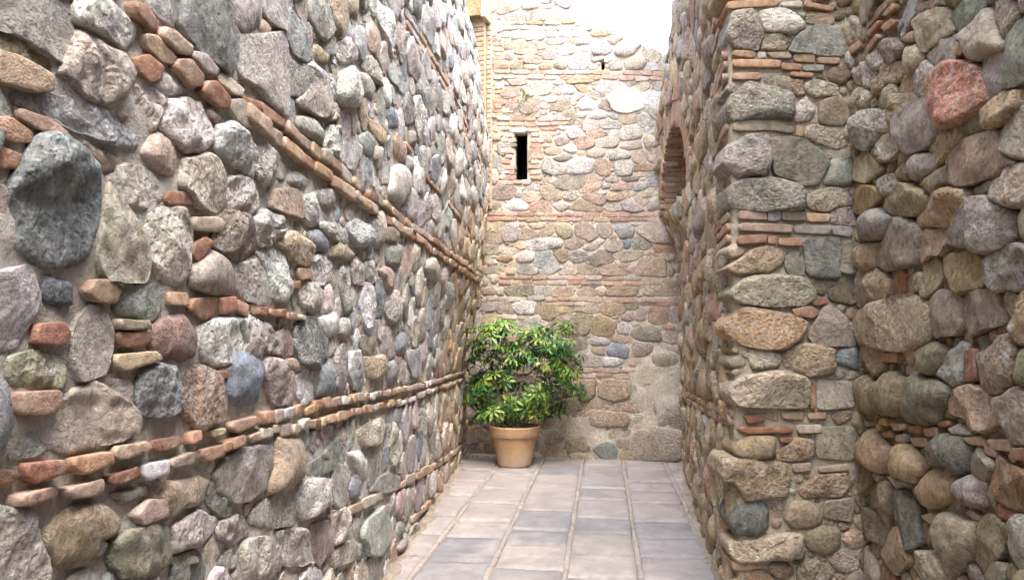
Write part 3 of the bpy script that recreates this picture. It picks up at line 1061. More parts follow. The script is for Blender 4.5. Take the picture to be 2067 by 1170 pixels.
BACK_B = """
r lP 495 80 530 50 570 70 570 110 500 115
r gP 580 100 610 65 660 80 660 120 600 125
r w 630 140 670 115 715 140 700 170 650 165
a PR 710 100 770 75 820 105 790 140 720 145
a Pn 780 50 850 35 880 65 800 85
a lt 835 110 870 80 940 90 930 130 850 140
r l 975 60 1000 10 1070 10 1090 70 1040 95 980 90
r lt 1105 110 1130 65 1200 90 1190 130 1130 135
r Pl 1000 110 1090 100 1090 140 1010 155 985 140
a Pg 525 160 560 130 620 150 610 175 540 178
a P 430 150 520 150 510 210 440 215
r g 580 200 640 165 690 200 620 220
r lP 770 180 800 145 880 145 880 185 800 205
r l 900 160 990 150 1030 190 990 210 920 205
a P 1040 190 1070 155 1120 180 1110 230 1060 220
r P 1135 200 1180 175 1210 200 1190 230 1150 230
p lb 500 250 520 200 570 210 560 290 505 280
p lu 570 280 600 230 650 245 650 290 590 300
r wl 660 240 720 205 800 220 800 270 730 295 670 285
a nP 808 250 850 205 910 240 890 295 830 280
p l 950 230 1000 210 1040 240 1030 295 960 295
a nt 1055 250 1110 230 1175 255 1160 270 1070 275
a go 590 340 640 310 740 310 755 350 680 385 600 375
a P 765 320 810 300 850 330 765 360
r gn 970 320 1050 305 1075 330 1000 340
r lP 890 320 950 310 960 340 900 345
a un 215 390 250 365 330 365 335 410 290 440 220 430
r u 342 410 380 390 390 430 350 440
a P 400 430 440 400 500 430 480 455 410 460
r lw 305 480 350 450 400 460 425 500 380 515 320 510
a Pn 430 490 470 460 540 460 540 510 450 515
a gn 500 375 560 365 630 410 600 450 530 440
p lP 640 410 680 390 730 410 720 450 650 445
r Pl 580 480 610 450 665 480 620 515
a Pt 730 390 800 345 860 350 850 380 740 410
a Pn 760 430 810 410 880 430 860 470 800 465
a Pn 680 500 740 445 860 500 840 515
r g 862 360 910 345 915 375 870 380
a P 920 370 980 345 1030 360 1010 390 930 390
a Pt 890 440 930 400 1000 400 1010 430 920 450
r gl 1055 390 1080 345 1140 355 1130 385 1070 395
a lt 1085 420 1140 385 1200 400 1190 430 1110 432
p gl 985 470 1030 440 1090 500 1040 518 1000 505
a P 1065 440 1130 432 1140 460 1100 485
r g 1132 480 1170 435 1205 440 1200 490 1150 510
a Pl 870 490 920 460 980 500 900 515
a un 170 490 200 440 250 470 250 510 180 510
p ug 240 110 325 110 325 170 260 185
a gb 185 200 265 190 265 250 190 250
r yg 200 50 260 50 260 100 210 100
a gu 270 640 300 615 365 630 355 680 290 685
a ng 360 650 400 615 470 650 440 680 370 680
a to 480 660 540 600 585 600 570 650 500 670
r Ptl 600 600 640 585 690 610 690 650 640 670 600 650
a ng 710 600 770 590 835 650 780 675 715 650
a Pg 840 600 900 600 930 640 880 670 845 650
r lb 940 620 1000 585 1050 620 1040 660 980 670
r l 1040 590 1110 580 1120 600 1060 605
a Ptl 1065 630 1120 595 1310 585 1340 650 1310 690 1150 690
r P 440 590 520 585 530 610 460 620
p wl 440 690 500 675 610 680 610 715 530 740 450 735
a P 330 720 380 690 410 720 390 740
a ng 640 710 700 670 750 690 700 735
r Pl 760 730 840 680 870 690 820 745
a gP 890 710 930 685 975 700 980 740 910 750
r B 985 690 1010 675 1035 690 1020 730 995 735
a go 1045 700 1070 665 1150 710 1100 735 1060 735
a un 160 650 260 650 265 700 160 705
a un 170 720 240 720 240 765 180 770
r n 235 800 280 770 335 790 300 820
r l 355 790 400 750 465 770 460 805 390 815
a Gb 472 760 555 745 550 790 510 835 470 830
a on 580 770 650 740 658 790 610 815
p g 670 780 700 745 760 750 770 800 700 820
a gn 800 790 850 750 910 765 920 820 830 830
a Pnl 930 790 960 755 1090 745 1090 790 980 805
r P 1110 770 1150 750 1185 770 1170 785
a Pt 1195 780 1230 755 1350 755 1350 790 1240 800
a u 160 850 230 840 235 880 170 880
b P 300 850 350 850 350 885 300 885
a bg 360 880 400 825 480 850 470 885
a bl 510 870 570 790 605 840 560 885
a Pl 620 880 670 815 715 860 700 890
a nu 720 850 750 825 840 860 830 885 730 885
a PO 850 860 880 835 1000 835 1000 885 870 890
r P 1005 850 1060 840 1060 880 1010 880
a Pt 1068 860 1080 800 1150 785 1240 820 1220 885 1080 885
r P 1235 870 1260 835 1290 860 1270 895
a P 1300 870 1340 810 1365 820 1365 870
a ng 290 990 340 955 450 955 450 1010 350 1020
a gl 460 965 550 965 555 1010 470 1015
a Pn 560 990 600 965 685 965 680 1010 580 1015
a P 720 990 770 965 830 990 810 1012 730 1012
a Pn 900 980 980 955 1060 975 1040 1005 910 1005
a P 1110 920 1175 920 1170 1000 1110 990
a Pt 1185 970 1240 920 1340 940 1340 990 1200 1000
r bl 235 980 270 970 280 1010 245 1010
r un 160 970 220 960 230 1010 160 1010
a u 160 1060 230 1050 235 1095 165 1095
a uP 245 1060 310 1040 330 1110 245 1115
p lw 340 1070 400 1040 465 1060 450 1115 370 1120
a ot 460 1100 490 1060 590 1065 580 1140 520 1145
a t 590 1080 690 1080 680 1110 600 1115
a gP 720 1100 780 1055 850 1070 840 1115
a ot 858 1080 900 1042 980 1055 990 1110 870 1120
a o 988 1060 1070 1050 1060 1085 1000 1090
r Pl 1060 1120 1100 1078 1130 1100 1120 1150 1070 1160
a PR 1145 1100 1200 1085 1245 1100 1240 1165 1150 1165
a Pu 1255 1130 1300 1080 1370 1110 1360 1160 1270 1160
"""
BACK_C = """
a to 830 150 870 115 950 130 940 200 890 235 835 200
a oy 945 200 1010 120 1110 180 1090 240 1000 245
r lu 1115 200 1160 160 1210 190 1190 240 1130 235
r og 1215 220 1290 190 1380 210 1380 270 1290 280 1230 255
a lt 1430 270 1460 220 1570 225 1570 290 1480 305
a t 1070 270 1110 245 1230 270 1160 300
r gl 945 290 990 255 1060 275 1050 310 970 315
r B 1060 350 1110 310 1160 315 1200 360 1180 385 1080 380
r nP 960 330 1040 325 1040 375 970 380
a Gg 900 390 960 385 1020 400 1000 455 900 450
r l 1030 400 1100 390 1150 420 1110 455 1030 450
p lt 1230 310 1260 290 1360 310 1330 370 1250 380
a gl 480 180 560 130 620 160 610 210 500 210
a ng 680 160 750 130 800 150 780 200 700 210
a ng 790 280 900 260 910 330 800 360
p nt 1000 600 1060 545 1170 560 1180 640 1110 670 1010 650
a lt 1210 510 1370 490 1360 600 1340 660 1230 650
a tl 1380 540 1400 490 1470 530 1480 650 1390 640
p t 1100 710 1160 680 1270 700 1260 745 1120 745
p tn 910 790 970 750 1170 760 1150 830 930 840
p tl 1215 850 1230 780 1310 780 1320 840 1240 860
p tl 1240 900 1290 870 1400 860 1540 880 1550 1040 1400 1060 1250 1050
a bG 970 990 1020 960 1100 970 1105 1050 1020 1050
r tl 1030 900 1100 870 1130 890 1120 930 1040 930
r tl 1145 870 1220 870 1220 920 1150 920
p ut 1390 680 1560 670 1560 850 1400 850
p t 790 940 900 900 940 990 800 1020
p tn 640 900 740 870 770 930 660 970
p to 760 680 860 660 880 730 780 750
"""
# ------------------------------------------------------------------ ground and paving
M_GROUND = mortar_material()
gm = mk_mesh('ground', [(-300, -300, -.06), (300, -300, -.06), (300, 300, -.06), (-300, 300, -.06)], [(0, 1, 2, 3)], None, (.3, .25, .19, 0), mats=(M_GROUND,))
g = add_obj('ground', gm); g['kind'] = 'structure'

# ------------------------------------------------------------------ the five walls
def left_disp(u, z):
    k = np.interp(z, [0, 1.1, 1.8, 2.3, 2.84, 3.5, 4.15, 4.67, 5.3, 5.98, 6.6], [0, .02, .11, .21, .255, .29, .29, .22, .14, -.02, -.1])
    return k * smooth(3.5, 9.2, u)
LEFT = Wall('rubble_wall', 'long rubble stone wall with slanting double brick courses along the left of the paving',
            (-1.056, 0, 0), (-.0778, .997, 0), (.997, .0778, 0), -2.5, 10.3, -.1, 6.4, left_disp)
BACK = Wall('rubble_wall', 'end wall of rubble and thin brick courses with a dark window slit, behind the shrub',
            (-2.1, 9.80, 0), (3.4, -.47, 0), (-.47, -3.4, 0), 0, 3.55, -.1, 6.9)
def right_disp(u, z):
    k = np.interp(z, [0, 2.55, 3.05, 4.4, 5.05, 5.9, 6.5], [0, 0, .27, .27, .13, -.02, -.07])
    return k * np.clip((np.asarray(u) - 7.2) / 2.3, 0, 1) + 0 * np.asarray(z)
ARCH = Wall('rubble_wall', 'rough receding stone wall pierced by a tall brick arch, right side of the paving',
            (.506, 0, 0), (.051, .9987, 0), (-.9987, .051, 0), 4.16, 9.55, -.1, 6.6, right_disp)
PIER = Wall('stone_pier', 'squared stone pier with big quoins and brick bands at its corner, facing the viewer',
            (.72, 4.20, 0), (.72, .06, 0), (.06, -.72, 0), -.06, .82, -.1, 6.6)
NEAR = Wall('rubble_wall', 'nearest bulging rubble wall of cobbles with one large reddish boulder, right of the pier',
            (1.405, 0, 0), (0, 1, 0), (-1, 0, 0), -2.5, 4.5, -.1, 6.6)

S1 = 2.925
LEFT.traced(0, 0, S1, LEFT_A, .76); LEFT.traced(0, 380, S1, LEFT_B, .76); LEFT.traced(0, 770, S1, LEFT_C, .76)
LEFT.traced(500, 0, S1, LEFT_D, .76); LEFT.traced(500, 380, S1, LEFT_E, .76); LEFT.traced(500, 770, S1, LEFT_F, .76)
REDS = ['O', 'RO', 'OP', 'RO', 'P', 'Ot', 'Pl']
WARM = ['O', 'Oy', 'OP', 'Ot', 'P']
# upper pair of courses
up1 = [(294, 31), (354, 84), (410, 126), (465, 171), (514, 205), (541, 232), (582, 260), (613, 287), (647, 311), (691, 345), (722, 376), (784, 418), (828, 455), (876, 486), (920, 520), (966, 556)]
up2 = [(325, 99), (379, 147), (432, 191), (489, 221), (527, 253), (565, 284), (599, 311), (640, 340), (685, 372), (712, 391), (760, 428), (801, 456), (842, 482), (886, 514), (927, 543), (966, 568)]
LEFT.course(up1, .052, .19, REDS, .034, .5, skip=.02); LEFT.course(up2, .052, .19, REDS, .034, .5, skip=.03)
LEFT.course([(818, 17), (862, 89), (920, 191), (972, 330)], .045, .2, WARM + ['l', 'P', 'Pl'], .016, skip=.2)
LEFT.course([(812, 27), (856, 99), (914, 201), (966, 340)], .04, .2, WARM + ['l', 'P', 'Pl'], .014, skip=.45)
LEFT.course([(767, 236), (796, 270), (825, 297), (859, 355), (930, 440)], .035, .2, REDS, skip=.25)
lo1 = [(7, 966), (85, 951), (185, 934), (267, 908), (338, 895), (430, 868), (492, 855), (600, 826), (680, 808), (760, 797), (850, 778), (938, 750)]
lo2 = [(10, 1010), (72, 999), (164, 985), (250, 961), (311, 946), (369, 927), (424, 914), (514, 876), (582, 864), (643, 852), (719, 828), (818, 808), (880, 785), (938, 764)]
LEFT.course(lo1, .040, .11, REDS + ['u', 'w', 'l'], .03, .45); LEFT.course(lo2, .040, .11, REDS + ['u', 'l'], .03, .45)
LEFT.course([(480, 621), (545, 630), (640, 645), (700, 652)], .03, .09, ['R', 'O', 'P'], skip=.2)
LEFT.course([(700, 1035), (800, 985), (870, 945), (940, 898)], .06, .3, ['Py', 'tl', 'Pt'])
LEFT.course([(830, 1050), (945, 945)], .05, .3, ['Py', 'tl', 'Pt'], skip=.3)

# end wall
s0 = BACK.uv(1036, 268); s1 = BACK.uv(1064, 363)
SLIT = (s0[0], s1[1], s1[0], s0[1])
h0 = BACK.uv(1212, 123); h1 = BACK.uv(1219, 139)
HOLE = (h0[0], h1[1], h1[0], h0[1])
TOPLINE = np.array([BACK.uv(*p) for p in [(985, -60), (1142, -40), (1150, 8), (1162, 40), (1215, 52), (1262, 70), (1292, 88), (1340, 112), (1372, 130), (1420, 140)]])
TOPLINE[:, 0] = np.maximum.accumulate(TOPLINE[:, 0])
def top_z(u): return np.interp(u, TOPLINE[:, 0], TOPLINE[:, 1])
def in_rect(u, z, r, m=0.0): return (u > r[0] - m) & (u < r[2] + m) & (z > r[1] - m) & (z < r[3] + m)
BACK.block(lambda u, z: in_rect(u, z, SLIT, .004) | in_rect(u, z, HOLE, .004) | (z > top_z(u) + .03))
def bc(pts, th=.055, ln=.2, codes=None, **k): BACK.course(pts, th, ln, codes or ['P', 'OP', 'OP', 'P', 'Pl', 'O'], prot=.016, gapu=.010, **k)
def row(y, xa, xb, dy=0, **k): bc([(xa, y), (xb, y + dy)], **k)
# reveals of the slit: short bricks stacked each side and a flat lintel
for i in range(9):
    y = 272 + i * 10.8
    row(y, 1066, 1066 + (22 if i % 2 else 30), ln=.14 if i % 2 else .17)
    row(y, 1033 - (22 if i % 2 else 15), 1034, ln=.12)
row(262, 1026, 1082, ln=.3); row(368, 1005, 1066, ln=.15)
row(431, 978, 1392, 3); row(441, 978, 1392, 3, codes=['OP', 'O', 'P', 'RO'])
row(558, 1003, 1300, 3); row(569, 1003, 1300, 3, codes=['OP', 'P', 'O'])
row(602, 975, 1388, 4); row(612, 1290, 1388, 3, codes=['OP', 'RO']); row(612, 1095, 1180, 2)
row(145, 995, 1388, 3); row(155, 995, 1388, 3)
row(240, 1000, 1140); row(250, 1000, 1140, codes=['OP', 'P']); row(259, 1010, 1120)
row(46, 1010, 1135); row(55, 1010, 1200, 2)
row(745, 1155, 1272, 3); row(756, 1155, 1272, 3, codes=['OP', 'O', 'P'])
row(637, 1005, 1062, 3); row(497, 1315, 1388, 2); row(505, 1315, 1360, 2, codes=['OR', 'O']); row(658, 1330, 1388, 3)
for i in range(26):
    y = 60 + i * 9.6
    row(y, 993, 993 + (24 if i % 3 else 14), ln=.13, skip=.15)
BACK.traced(920, 0, 3.9, BACK_A, .55, 1.1); BACK.traced(920, 250, 2.924, BACK_B, .55, 1.1); BACK.traced(900, 600, 3.25, BACK_C, .55, 1.1)

# receding wall with the arch
AC, AR, AZ = 8.35, .85, 3.03
def in_arch(u, z, m=0.0):
    return ((z > AZ) & (np.hypot(u - AC, z - AZ) < AR + m))
ARCH.block(lambda u, z: in_arch(u, z, .006))
for k in range(44):                                   # ring of arch bricks
    a0 = math.pi * (k + .08) / 44; a1 = math.pi * (k + .92) / 44
    r0, r1 = AR + .004, AR + .26
    ARCH.add('b', [(AC + r * math.cos(a), AZ + r * math.sin(a)) for r, a in ((r0, a0), (r1, a0), (r1, a1), (r0, a1))], colour(['O', 'OP', 'P', 'Ot'][k % 4], .12), .02, .15, gap=.003)
CODE_R = ['O', 'OP', 'P', 'Pn', 'Ot']
for dy in (0, 16):
    ARCH.course([(1384, 318 + dy * .7), (1410, 262 + dy), (1440, 175 + dy), (1470, 100 + dy)], .05, .2, CODE_R)
ARCH.course([(1384, 795), (1420, 812), (1478, 838)], .05, .18, CODE_R); ARCH.course([(1384, 806), (1420, 826), (1478, 856)], .05, .18, CODE_R)
ARCH.course([(1425, 95), (1470, -20)], .05, .2, CODE_R)

ARCH.items = [it for it in ARCH.items if it[1][:, 0].min() > 4.36]
PIER.quoin = .06
for y in (12, 103, 122, 148, 250, 432, 455, 478, 838, 852):      # corner bands turn onto the side of the pier
    zc = PIER.uv(1490, y)[1]; uu_ = 4.235
    for L_ in (.22, .2, .24):
        L_ *= rng.uniform(.85, 1.15)
        ARCH.add('b', [(uu_, zc - .024), (uu_ + L_ - .012, zc - .024), (uu_ + L_ - .012, zc + .024), (uu_, zc + .024)], colour(['OP', 'Ou', 'P', 'O', 'Ot'][rng.integers(5)], .1), .036, .15, gap=.003)
        uu_ += L_

PIER.traced(1320, 0, S1, PIER_A, 1.15); PIER.traced(1360, 380, 2.786, PIER_B, 1.15); PIER.traced(1360, 760, 2.8525, PIER_C, 1.1)
NEAR.traced(1660, 0, 2.924, NEAR_A, 1.2, 1.09); NEAR.traced(1660, 380, 2.786, NEAR_B, 1.3, 1.09); NEAR.traced(1660, 760, 2.8525, NEAR_C, 1.3, 1.09)
NEAR.course([(1698, 127), (1760, 62), (1812, 0)], .045, .15, ['O', 'OP', 'P']); NEAR.course([(1700, 105), (1750, 55), (1795, 0)], .04, .15, ['O', 'OP', 'P'], skip=.2)
NEAR.course([(1705, 845), (1780, 862), (1900, 882), (2060, 925)], .03, .1, ['P', 'R', 'l', 'OP'], skip=.3)

# what is left between the outlined stones
def left_pal(u, z):
    if u > 7.0 and z < 2.6 + (u - 7) * .3: return ['t', 'tl', 'Pt', 'ty', 'tP', 'l', 'Py', 'lP']
    if u > 5.5: return ['l', 'lP', 'Pl', 'w', 'ul', 'lw', 'bl', 'tl', 'ul', 'Pl', 'l', 'b']
    return ['l', 'l', 'gl', 'Pl', 'lP', 'Gl', 'w', 'ul', 'bl', 'tl', 'g', 'P', 'lw', 'gl', 'b']
LEFT.fill((.105, .08, .06, .043, .03, .02, .014), left_pal, .9, 10.15, lambda u: 1.75 + .45 * u + .5, .74, 1.1, .006, 'rpapaap', 7000, 1)
LEFT.fill((.16, .1, .06), left_pal, -2.4, .9, lambda u: 6.4 + 0 * u, .9, 1.2, .008, 'rpa', 1500, 2)
LEFT.fill((.17, .11, .07), left_pal, .9, 10.2, lambda u: 6.3 + 0 * u, .9, 1.2, .008, 'rpa', 2500, 3)
back_pal = ['P', 'Pl', 'l', 'gl', 'Plt', 'lt', 't', 'gP', 'lP', 'ul']
BACK.fill((.12, .085, .06, .042, .028, .018), lambda u, z: (['tl', 't', 'lt', 'tn'] if z < 1.0 else (['l', 'lP', 'w', 'Pl', 'lt'] if (z > 4.1 and u > 2.0) else back_pal)), .1, 3.5, lambda u: top_z(u) - .03, .6, 1.5, .009, 'raa', 5000, 4)
arch_pal = ['P', 'Pt', 't', 'n', 'lP', 'Pn', 'ot', 'g', 'tl', 'u', 'O']
ARCH.fill((.11, .085, .06, .045, .03, .02), lambda u, z: arch_pal if z > 1.6 else ['t', 'Pt', 'n', 'ot', 'g', 'tl', 'P'], 4.43, 9.5, lambda u: 6.5 + 0 * u, 1.05, 1.1, .008, 'rppa', 6000, 5)
PIER.fill((.07, .05, .035, .024, .016), ['t', 'ot', 'g', 'tl', 'n', 'P', 'o'], .0, .74, lambda u: 6.5 + 0 * u, 1.0, 1.2, .008, 'rp', 3500, 6)
near_pal = ['t', 'o', 'g', 'to', 'n', 'P', 'ot', 'gl', 'Pt', 'Go', 'o', 'R']
NEAR.fill((.085, .065, .048, .034, .024, .016), near_pal, 1.0, 4.42, lambda u: 1.9 + .45 * u + .4, 1.15, 1.1, .007, 'rrpa', 6000, 7)
NEAR.fill((.15, .1, .06), near_pal, -2.4, 4.42, lambda u: 6.5 + 0 * u, 1.0, 1.2, .008, 'rpa', 2500, 8)

for w_ in (BACK, ARCH, NEAR): w_.settle()
LEFT.settle(((1.15, 2),), .009)
PIER.settle(((1.1, 1),))
BACK.gain = np.array((1.10, 1.08, 1.03)); LEFT.gain = np.array((1.07, 1.08, 1.06))
ARCH.gain = np.array((1.02, .97, .86)); PIER.gain = np.array((1.03, .97, .83)); NEAR.gain = np.array((1.0, .94, .79))
def plaster(u, z):
    c0 = BACK.uv(1330, 800); c1 = BACK.uv(1180, 870)
    a = np.hypot((u - c0[0]) / .36, (z - c0[1]) / .62) + .9 * fbm(u * 4, z * 4, 31)
    b = np.hypot((u - c1[0]) / .6, (z - c1[1]) / .25) + .9 * fbm(u * 4, z * 4, 35)
    return .020 * (1 - smooth(.6, 1.05, a)) + .012 * (1 - smooth(.6, 1.05, b))
def flat(c): return lambda u, z: np.tile(np.array(c), (len(u), 1))
def left_mortar(u, z):
    k = smooth(5.0, 8.5, u)[:, None]
    return np.array((.43, .41, .38)) * (1 - k) + np.array((.47, .35, .22)) * k
LEFT.mortar(.026, .004, left_mortar, amp=.014, swell=.36, thick=.6)
BACK.mortar(.025, .004, flat((.54, .475, .39)), swell=.4, extra=plaster, keep=lambda u, z: ~(in_rect(u, z, SLIT) | in_rect(u, z, HOLE) | (z > top_z(u) - .02)), amp=.01, thick=.16)
ARCH.mortar(.03, .008, flat((.42, .34, .25)), swell=.25, keep=lambda u, z: ~in_arch(u, z) & (u > 4.30), amp=.016, thick=.55)
PIER.mortar(.018, .008, flat((.40, .345, .26)), swell=.3, keep=lambda u, z: u > 0, amp=.018, thick=.14)
NEAR.mortar(.022, .014, flat((.31, .265, .195)), swell=.18, amp=.022, thick=.6)
for w_, warm in ((LEFT, lambda u, z: u > 7.2 and z < 3), (BACK, lambda u, z: True), (ARCH, lambda u, z: True), (PIER, lambda u, z: True), (NEAR, lambda u, z: True)):
    w_.build(warm)
# ------------------------------------------------------------------ openings
def box_open(wall, r, d0, d1, name, colr, grow=.05):
    """closed box behind an opening: four sides and a back, inside faces"""
    u0, z0, u1, z1 = r[0] - grow, r[1] - grow, r[2] + grow, r[3] + grow
    c = [(u0, z0), (u1, z0), (u1, z1), (u0, z1)]
    V = []
    for dd in (d0, d1, d1 + .1):
        V += [wall.P(np.array(a), np.array(b), -dd) for a, b in c]
    V += [wall.P(np.array(a), np.array(b), -d0) for a, b in ((u0 - .1, z0 - .1), (u1 + .1, z0 - .1), (u1 + .1, z1 + .1), (u0 - .1, z1 + .1))]
    Q = [(i, (i + 1) % 4, 4 + (i + 1) % 4, 4 + i) for i in range(4)] + [(4, 5, 6, 7)]
    Q += [(12 + i, 12 + (i + 1) % 4, 8 + (i + 1) % 4, 8 + i) for i in range(4)] + [(8, 9, 10, 11)]
    Q += [(i, (i + 1) % 4, 12 + (i + 1) % 4, 12 + i) for i in range(4)]
    me = mk_mesh(name, np.array(V) - wall.base, Q, None, colr, smooth_=False, mats=(M_MORTAR,))
    return add_obj(name, me, wall.root)
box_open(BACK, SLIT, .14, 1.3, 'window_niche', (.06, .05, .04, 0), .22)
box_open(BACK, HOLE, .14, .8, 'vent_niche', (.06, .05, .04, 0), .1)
box_open(ARCH, (AC - AR, AZ - .02, AC + AR, AZ + AR), .53, 1.9, 'arch_light_stop', (.30, .22, .15, 0), .08)  # unseen box added behind the arch to keep outside light from coming through

def brick_box(w, h, d, col, bulge=.004, n=5):
    """one worn brick: w x h face towards +z, d deep"""
    return stone_geo(np.array([(-w / 2, -h / 2), (w / 2, -h / 2), (w / 2, h / 2), (-w / 2, h / 2)]), .012, 'b', 20, 4, d)

def place(wall_or_root, base, name, L, q, t, origin, e1, e2, n, col, mat, pit=.15):
    W = origin + L[:, :1] * e1 + L[:, 1:2] * e2 + L[:, 2:3] * n
    me = mk_mesh(name, W - origin, q, t, np.concatenate([col, [pit]]), mats=(mat,))
    return add_obj(name, me, wall_or_root, tuple(origin - base))

# bricks lining the inside of the arch (jamb and soffit)
ZUP = np.array([0, 0, 1.0])
for k in range(26):
    a = (k + .5) * math.radians(118) / 26
    cu, cz = AC + AR * math.cos(a), AZ + AR * math.sin(a)
    nrm = -(ARCH.U * math.cos(a) + ZUP * math.sin(a)); tang = -ARCH.U * math.sin(a) + ZUP * math.cos(a)
    h = AR * math.radians(118) / 26 * .86
    for j in range(3):
        w = .178; off = -.012 - .19 * (j + .5) + (.05 if k % 2 else 0)
        o = ARCH.P(np.array(cu), np.array(cz), off) + nrm * .006
        L, q, t = brick_box(w, h, .05, None)
        place(ARCH.root, ARCH.base, 'brick', L, q, t, o, ARCH.N, tang, nrm, colour(['O', 'OP', 'On', 'P', 'R'][rng.integers(5)], .12), M_BRICK)

# ------------------------------------------------------------------ brick pilaster with a corbel in the far left corner
pu0, _ = BACK.uv(934, 200, .18); pu1, pzb = BACK.uv(976, 372, .18); _, pzt = BACK.uv(960, 40, .18)
pil_o = BACK.P(np.array((pu0 + pu1) / 2), np.array(pzb), 0)
PIL = thing('brick_pilaster', 'pale brick pilaster under a golden stone corbel, in the corner high beside the end wall', 'pilaster', tuple(pil_o))
def slab(root, base, name, u0, u1, z0, z1, h0, h1, colr, mat, wall=BACK, jig=.0):
    V = [wall.P(np.array(u), np.array(z), h) for h in (h0, h1) for u, z in ((u0, z0), (u1, z0), (u1, z1), (u0, z1))]
    V = np.array(V) + rng.normal(0, jig, (8, 3)) if jig else np.array(V)
    Q = [(4, 5, 6, 7), (0, 1, 5, 4), (1, 2, 6, 5), (2, 3, 7, 6), (3, 0, 4, 7), (3, 2, 1, 0)]
    return add_obj(name, mk_mesh(name, V - base, Q, None, colr, smooth_=False, mats=(mat,)), root)
slab(PIL, pil_o, 'mortar_core', pu0, pu1, pzb, 7.0, -.05, .165, (.47, .37, .24, 0), M_MORTAR)
pw = pu1 - pu0; nrow = int((pzt - pzb) / .066)
for i in range(nrow):
    z = pzb + (i + .5) * .066
    cuts = [0, .62, 1] if i % 2 else [0, .36, 1]
    for a, b_ in zip(cuts[:-1], cuts[1:]):
        w = (b_ - a) * pw - .008
        o = BACK.P(np.array(pu0 + (a + b_) / 2 * pw), np.array(z), .172)
        L, q, t = brick_box(w, .056, .16, None)
        place(PIL, pil_o, 'brick', L, q, t, o, BACK.U, ZUP, BACK.N, colour(['Ot', 'Py', 'tO', 'Oy', 'lP'][rng.integers(5)], .08), M_BRICK)
slab(PIL, pil_o, 'corbel', pu0 - .01, pu1 - .005, pzt + .01, pzt + .42, .1, .30, (.36, .25, .13, 0), M_STONE_WARM, jig=.004)
slab(PIL, pil_o, 'corbel_face', pu1 + .0, pu1 + .055, pzt - .02, pzt + .42, .02, .31, (.50, .42, .30, 0), M_STONE_WARM, jig=.003)
# the thinner return of bricks beside it, set back
qu1, _ = BACK.uv(992, 200, .06)
slab(PIL, pil_o, 'mortar_return', pu1, qu1, pzb - .3, pzt - .03, -.02, .05, (.47, .39, .27, 0), M_MORTAR)
for i in range(nrow + 4):
    z = pzb - .28 + (i + .5) * .066
    if z > pzt - .06: break
    o = BACK.P(np.array((pu1 + qu1) / 2), np.array(z), .056)
    L, q, t = brick_box(qu1 - pu1 - .012 - .02 * rng.random(), .054, .08, None)
    place(PIL, pil_o, 'brick', L, q, t, o, BACK.U, ZUP, BACK.N, colour(['Ot', 'tP', 'P', 'Pg', 'tl'][rng.integers(5)], .1), M_BRICK)

# ------------------------------------------------------------------ unseen wall added behind the viewer, its height set for the light
REAR = thing('added_rear_wall', 'unseen low wall added behind the viewer to shape the light', 'wall', (.1, -2.6, 0))
def solid(root, base, name, x0, x1, y0, y1, z0, z1, colr, mat):
    V = [(x, y, z) for z in (z0, z1) for x, y in ((x0, y0), (x1, y0), (x1, y1), (x0, y1))]
    Q = [(3, 2, 1, 0), (4, 5, 6, 7), (0, 1, 5, 4), (1, 2, 6, 5), (2, 3, 7, 6), (3, 0, 4, 7)]
    return add_obj(name, mk_mesh(name, np.array(V) - np.array(base), Q, None, colr, smooth_=False, mats=(mat,)), root)
solid(REAR, (.1, -2.6, 0), 'wall_face', -1.6, 1.9, -3.0, -2.45, -.1, 3.2, (.3, .25, .18, 0), M_MORTAR)

# ------------------------------------------------------------------ paving
def paving_material():
    m, nt, ns, ln, bs = nodes_of('worn_paving')
    pos = N(nt, 'ShaderNodeNewGeometry').outputs['Position']
    at = N(nt, 'ShaderNodeAttribute', attribute_name='Col'); c = at.outputs['Color']
    dkm = maprange(nt, noise(nt, pos, 4.2, 5, .62, .9), .32, .54, 0, 1)
    c = mix(nt, math_(nt, 'MULTIPLY', at.outputs['Alpha'], dkm), c, (.155, .16, .168, 1))
    big = noise(nt, pos, 3.2, 4, .6, .4); mid = noise(nt, pos, 14, 5, .65, .3); fine = noise(nt, pos, 120, 4, .7)
    c = mix(nt, 1.0, c, mix(nt, maprange(nt, big, .32, .68, 0, 1), (.80, .80, .82, 1), (1.16, 1.14, 1.12, 1)), 'MULTIPLY')
    c = mix(nt, 1.0, c, mix(nt, maprange(nt, mid, .35, .65, 0, 1), (.86, .85, .85, 1), (1.1, 1.1, 1.1, 1)), 'MULTIPLY')
    st = noise(nt, pos, 5.5, 6, .7, .8)
    c = mix(nt, maprange(nt, st, .53, .70, 0, .55), c, (.16, .155, .155, 1))
    c = mix(nt, maprange(nt, fine, .56, .72, 0, .4), c, (.12, .11, .1, 1))
    c = mix(nt, maprange(nt, noise(nt, pos, 1.7, 6, .7, 1.2), .5, .66, 0, .35), c, (.38, .345, .31, 1))
    c = mix(nt, maprange(nt, noise(nt, pos, 26, 5, .75, .5), .62, .72, 0, .5), c, (.13, .12, .11, 1))
    ln.new(c, bs.inputs['Base Color'])
    ln.new(maprange(nt, mid, .3, .7, .55, .8), bs.inputs['Roughness']); bs.inputs['Specular IOR Level'].default_value = .35
    b = N(nt, 'ShaderNodeBump'); b.inputs['Strength'].default_value = .7; b.inputs['Distance'].default_value = .009
    ln.new(math_(nt, 'ADD', mid, math_(nt, 'MULTIPLY', fine, .3)), b.inputs['Height']); ln.new(b.outputs[0], bs.inputs['Normal'])
    return m
M_PAVE = paving_material()
nx_, ny_ = 160, 420
bx, by = np.meshgrid(np.linspace(-2.6, 1.9, nx_), np.linspace(-2.6, 10.2, ny_))
bz = -.036 + .006 * fbm(bx * 6, by * 6, 41)
ib = np.arange(nx_ * ny_).reshape(ny_, nx_)
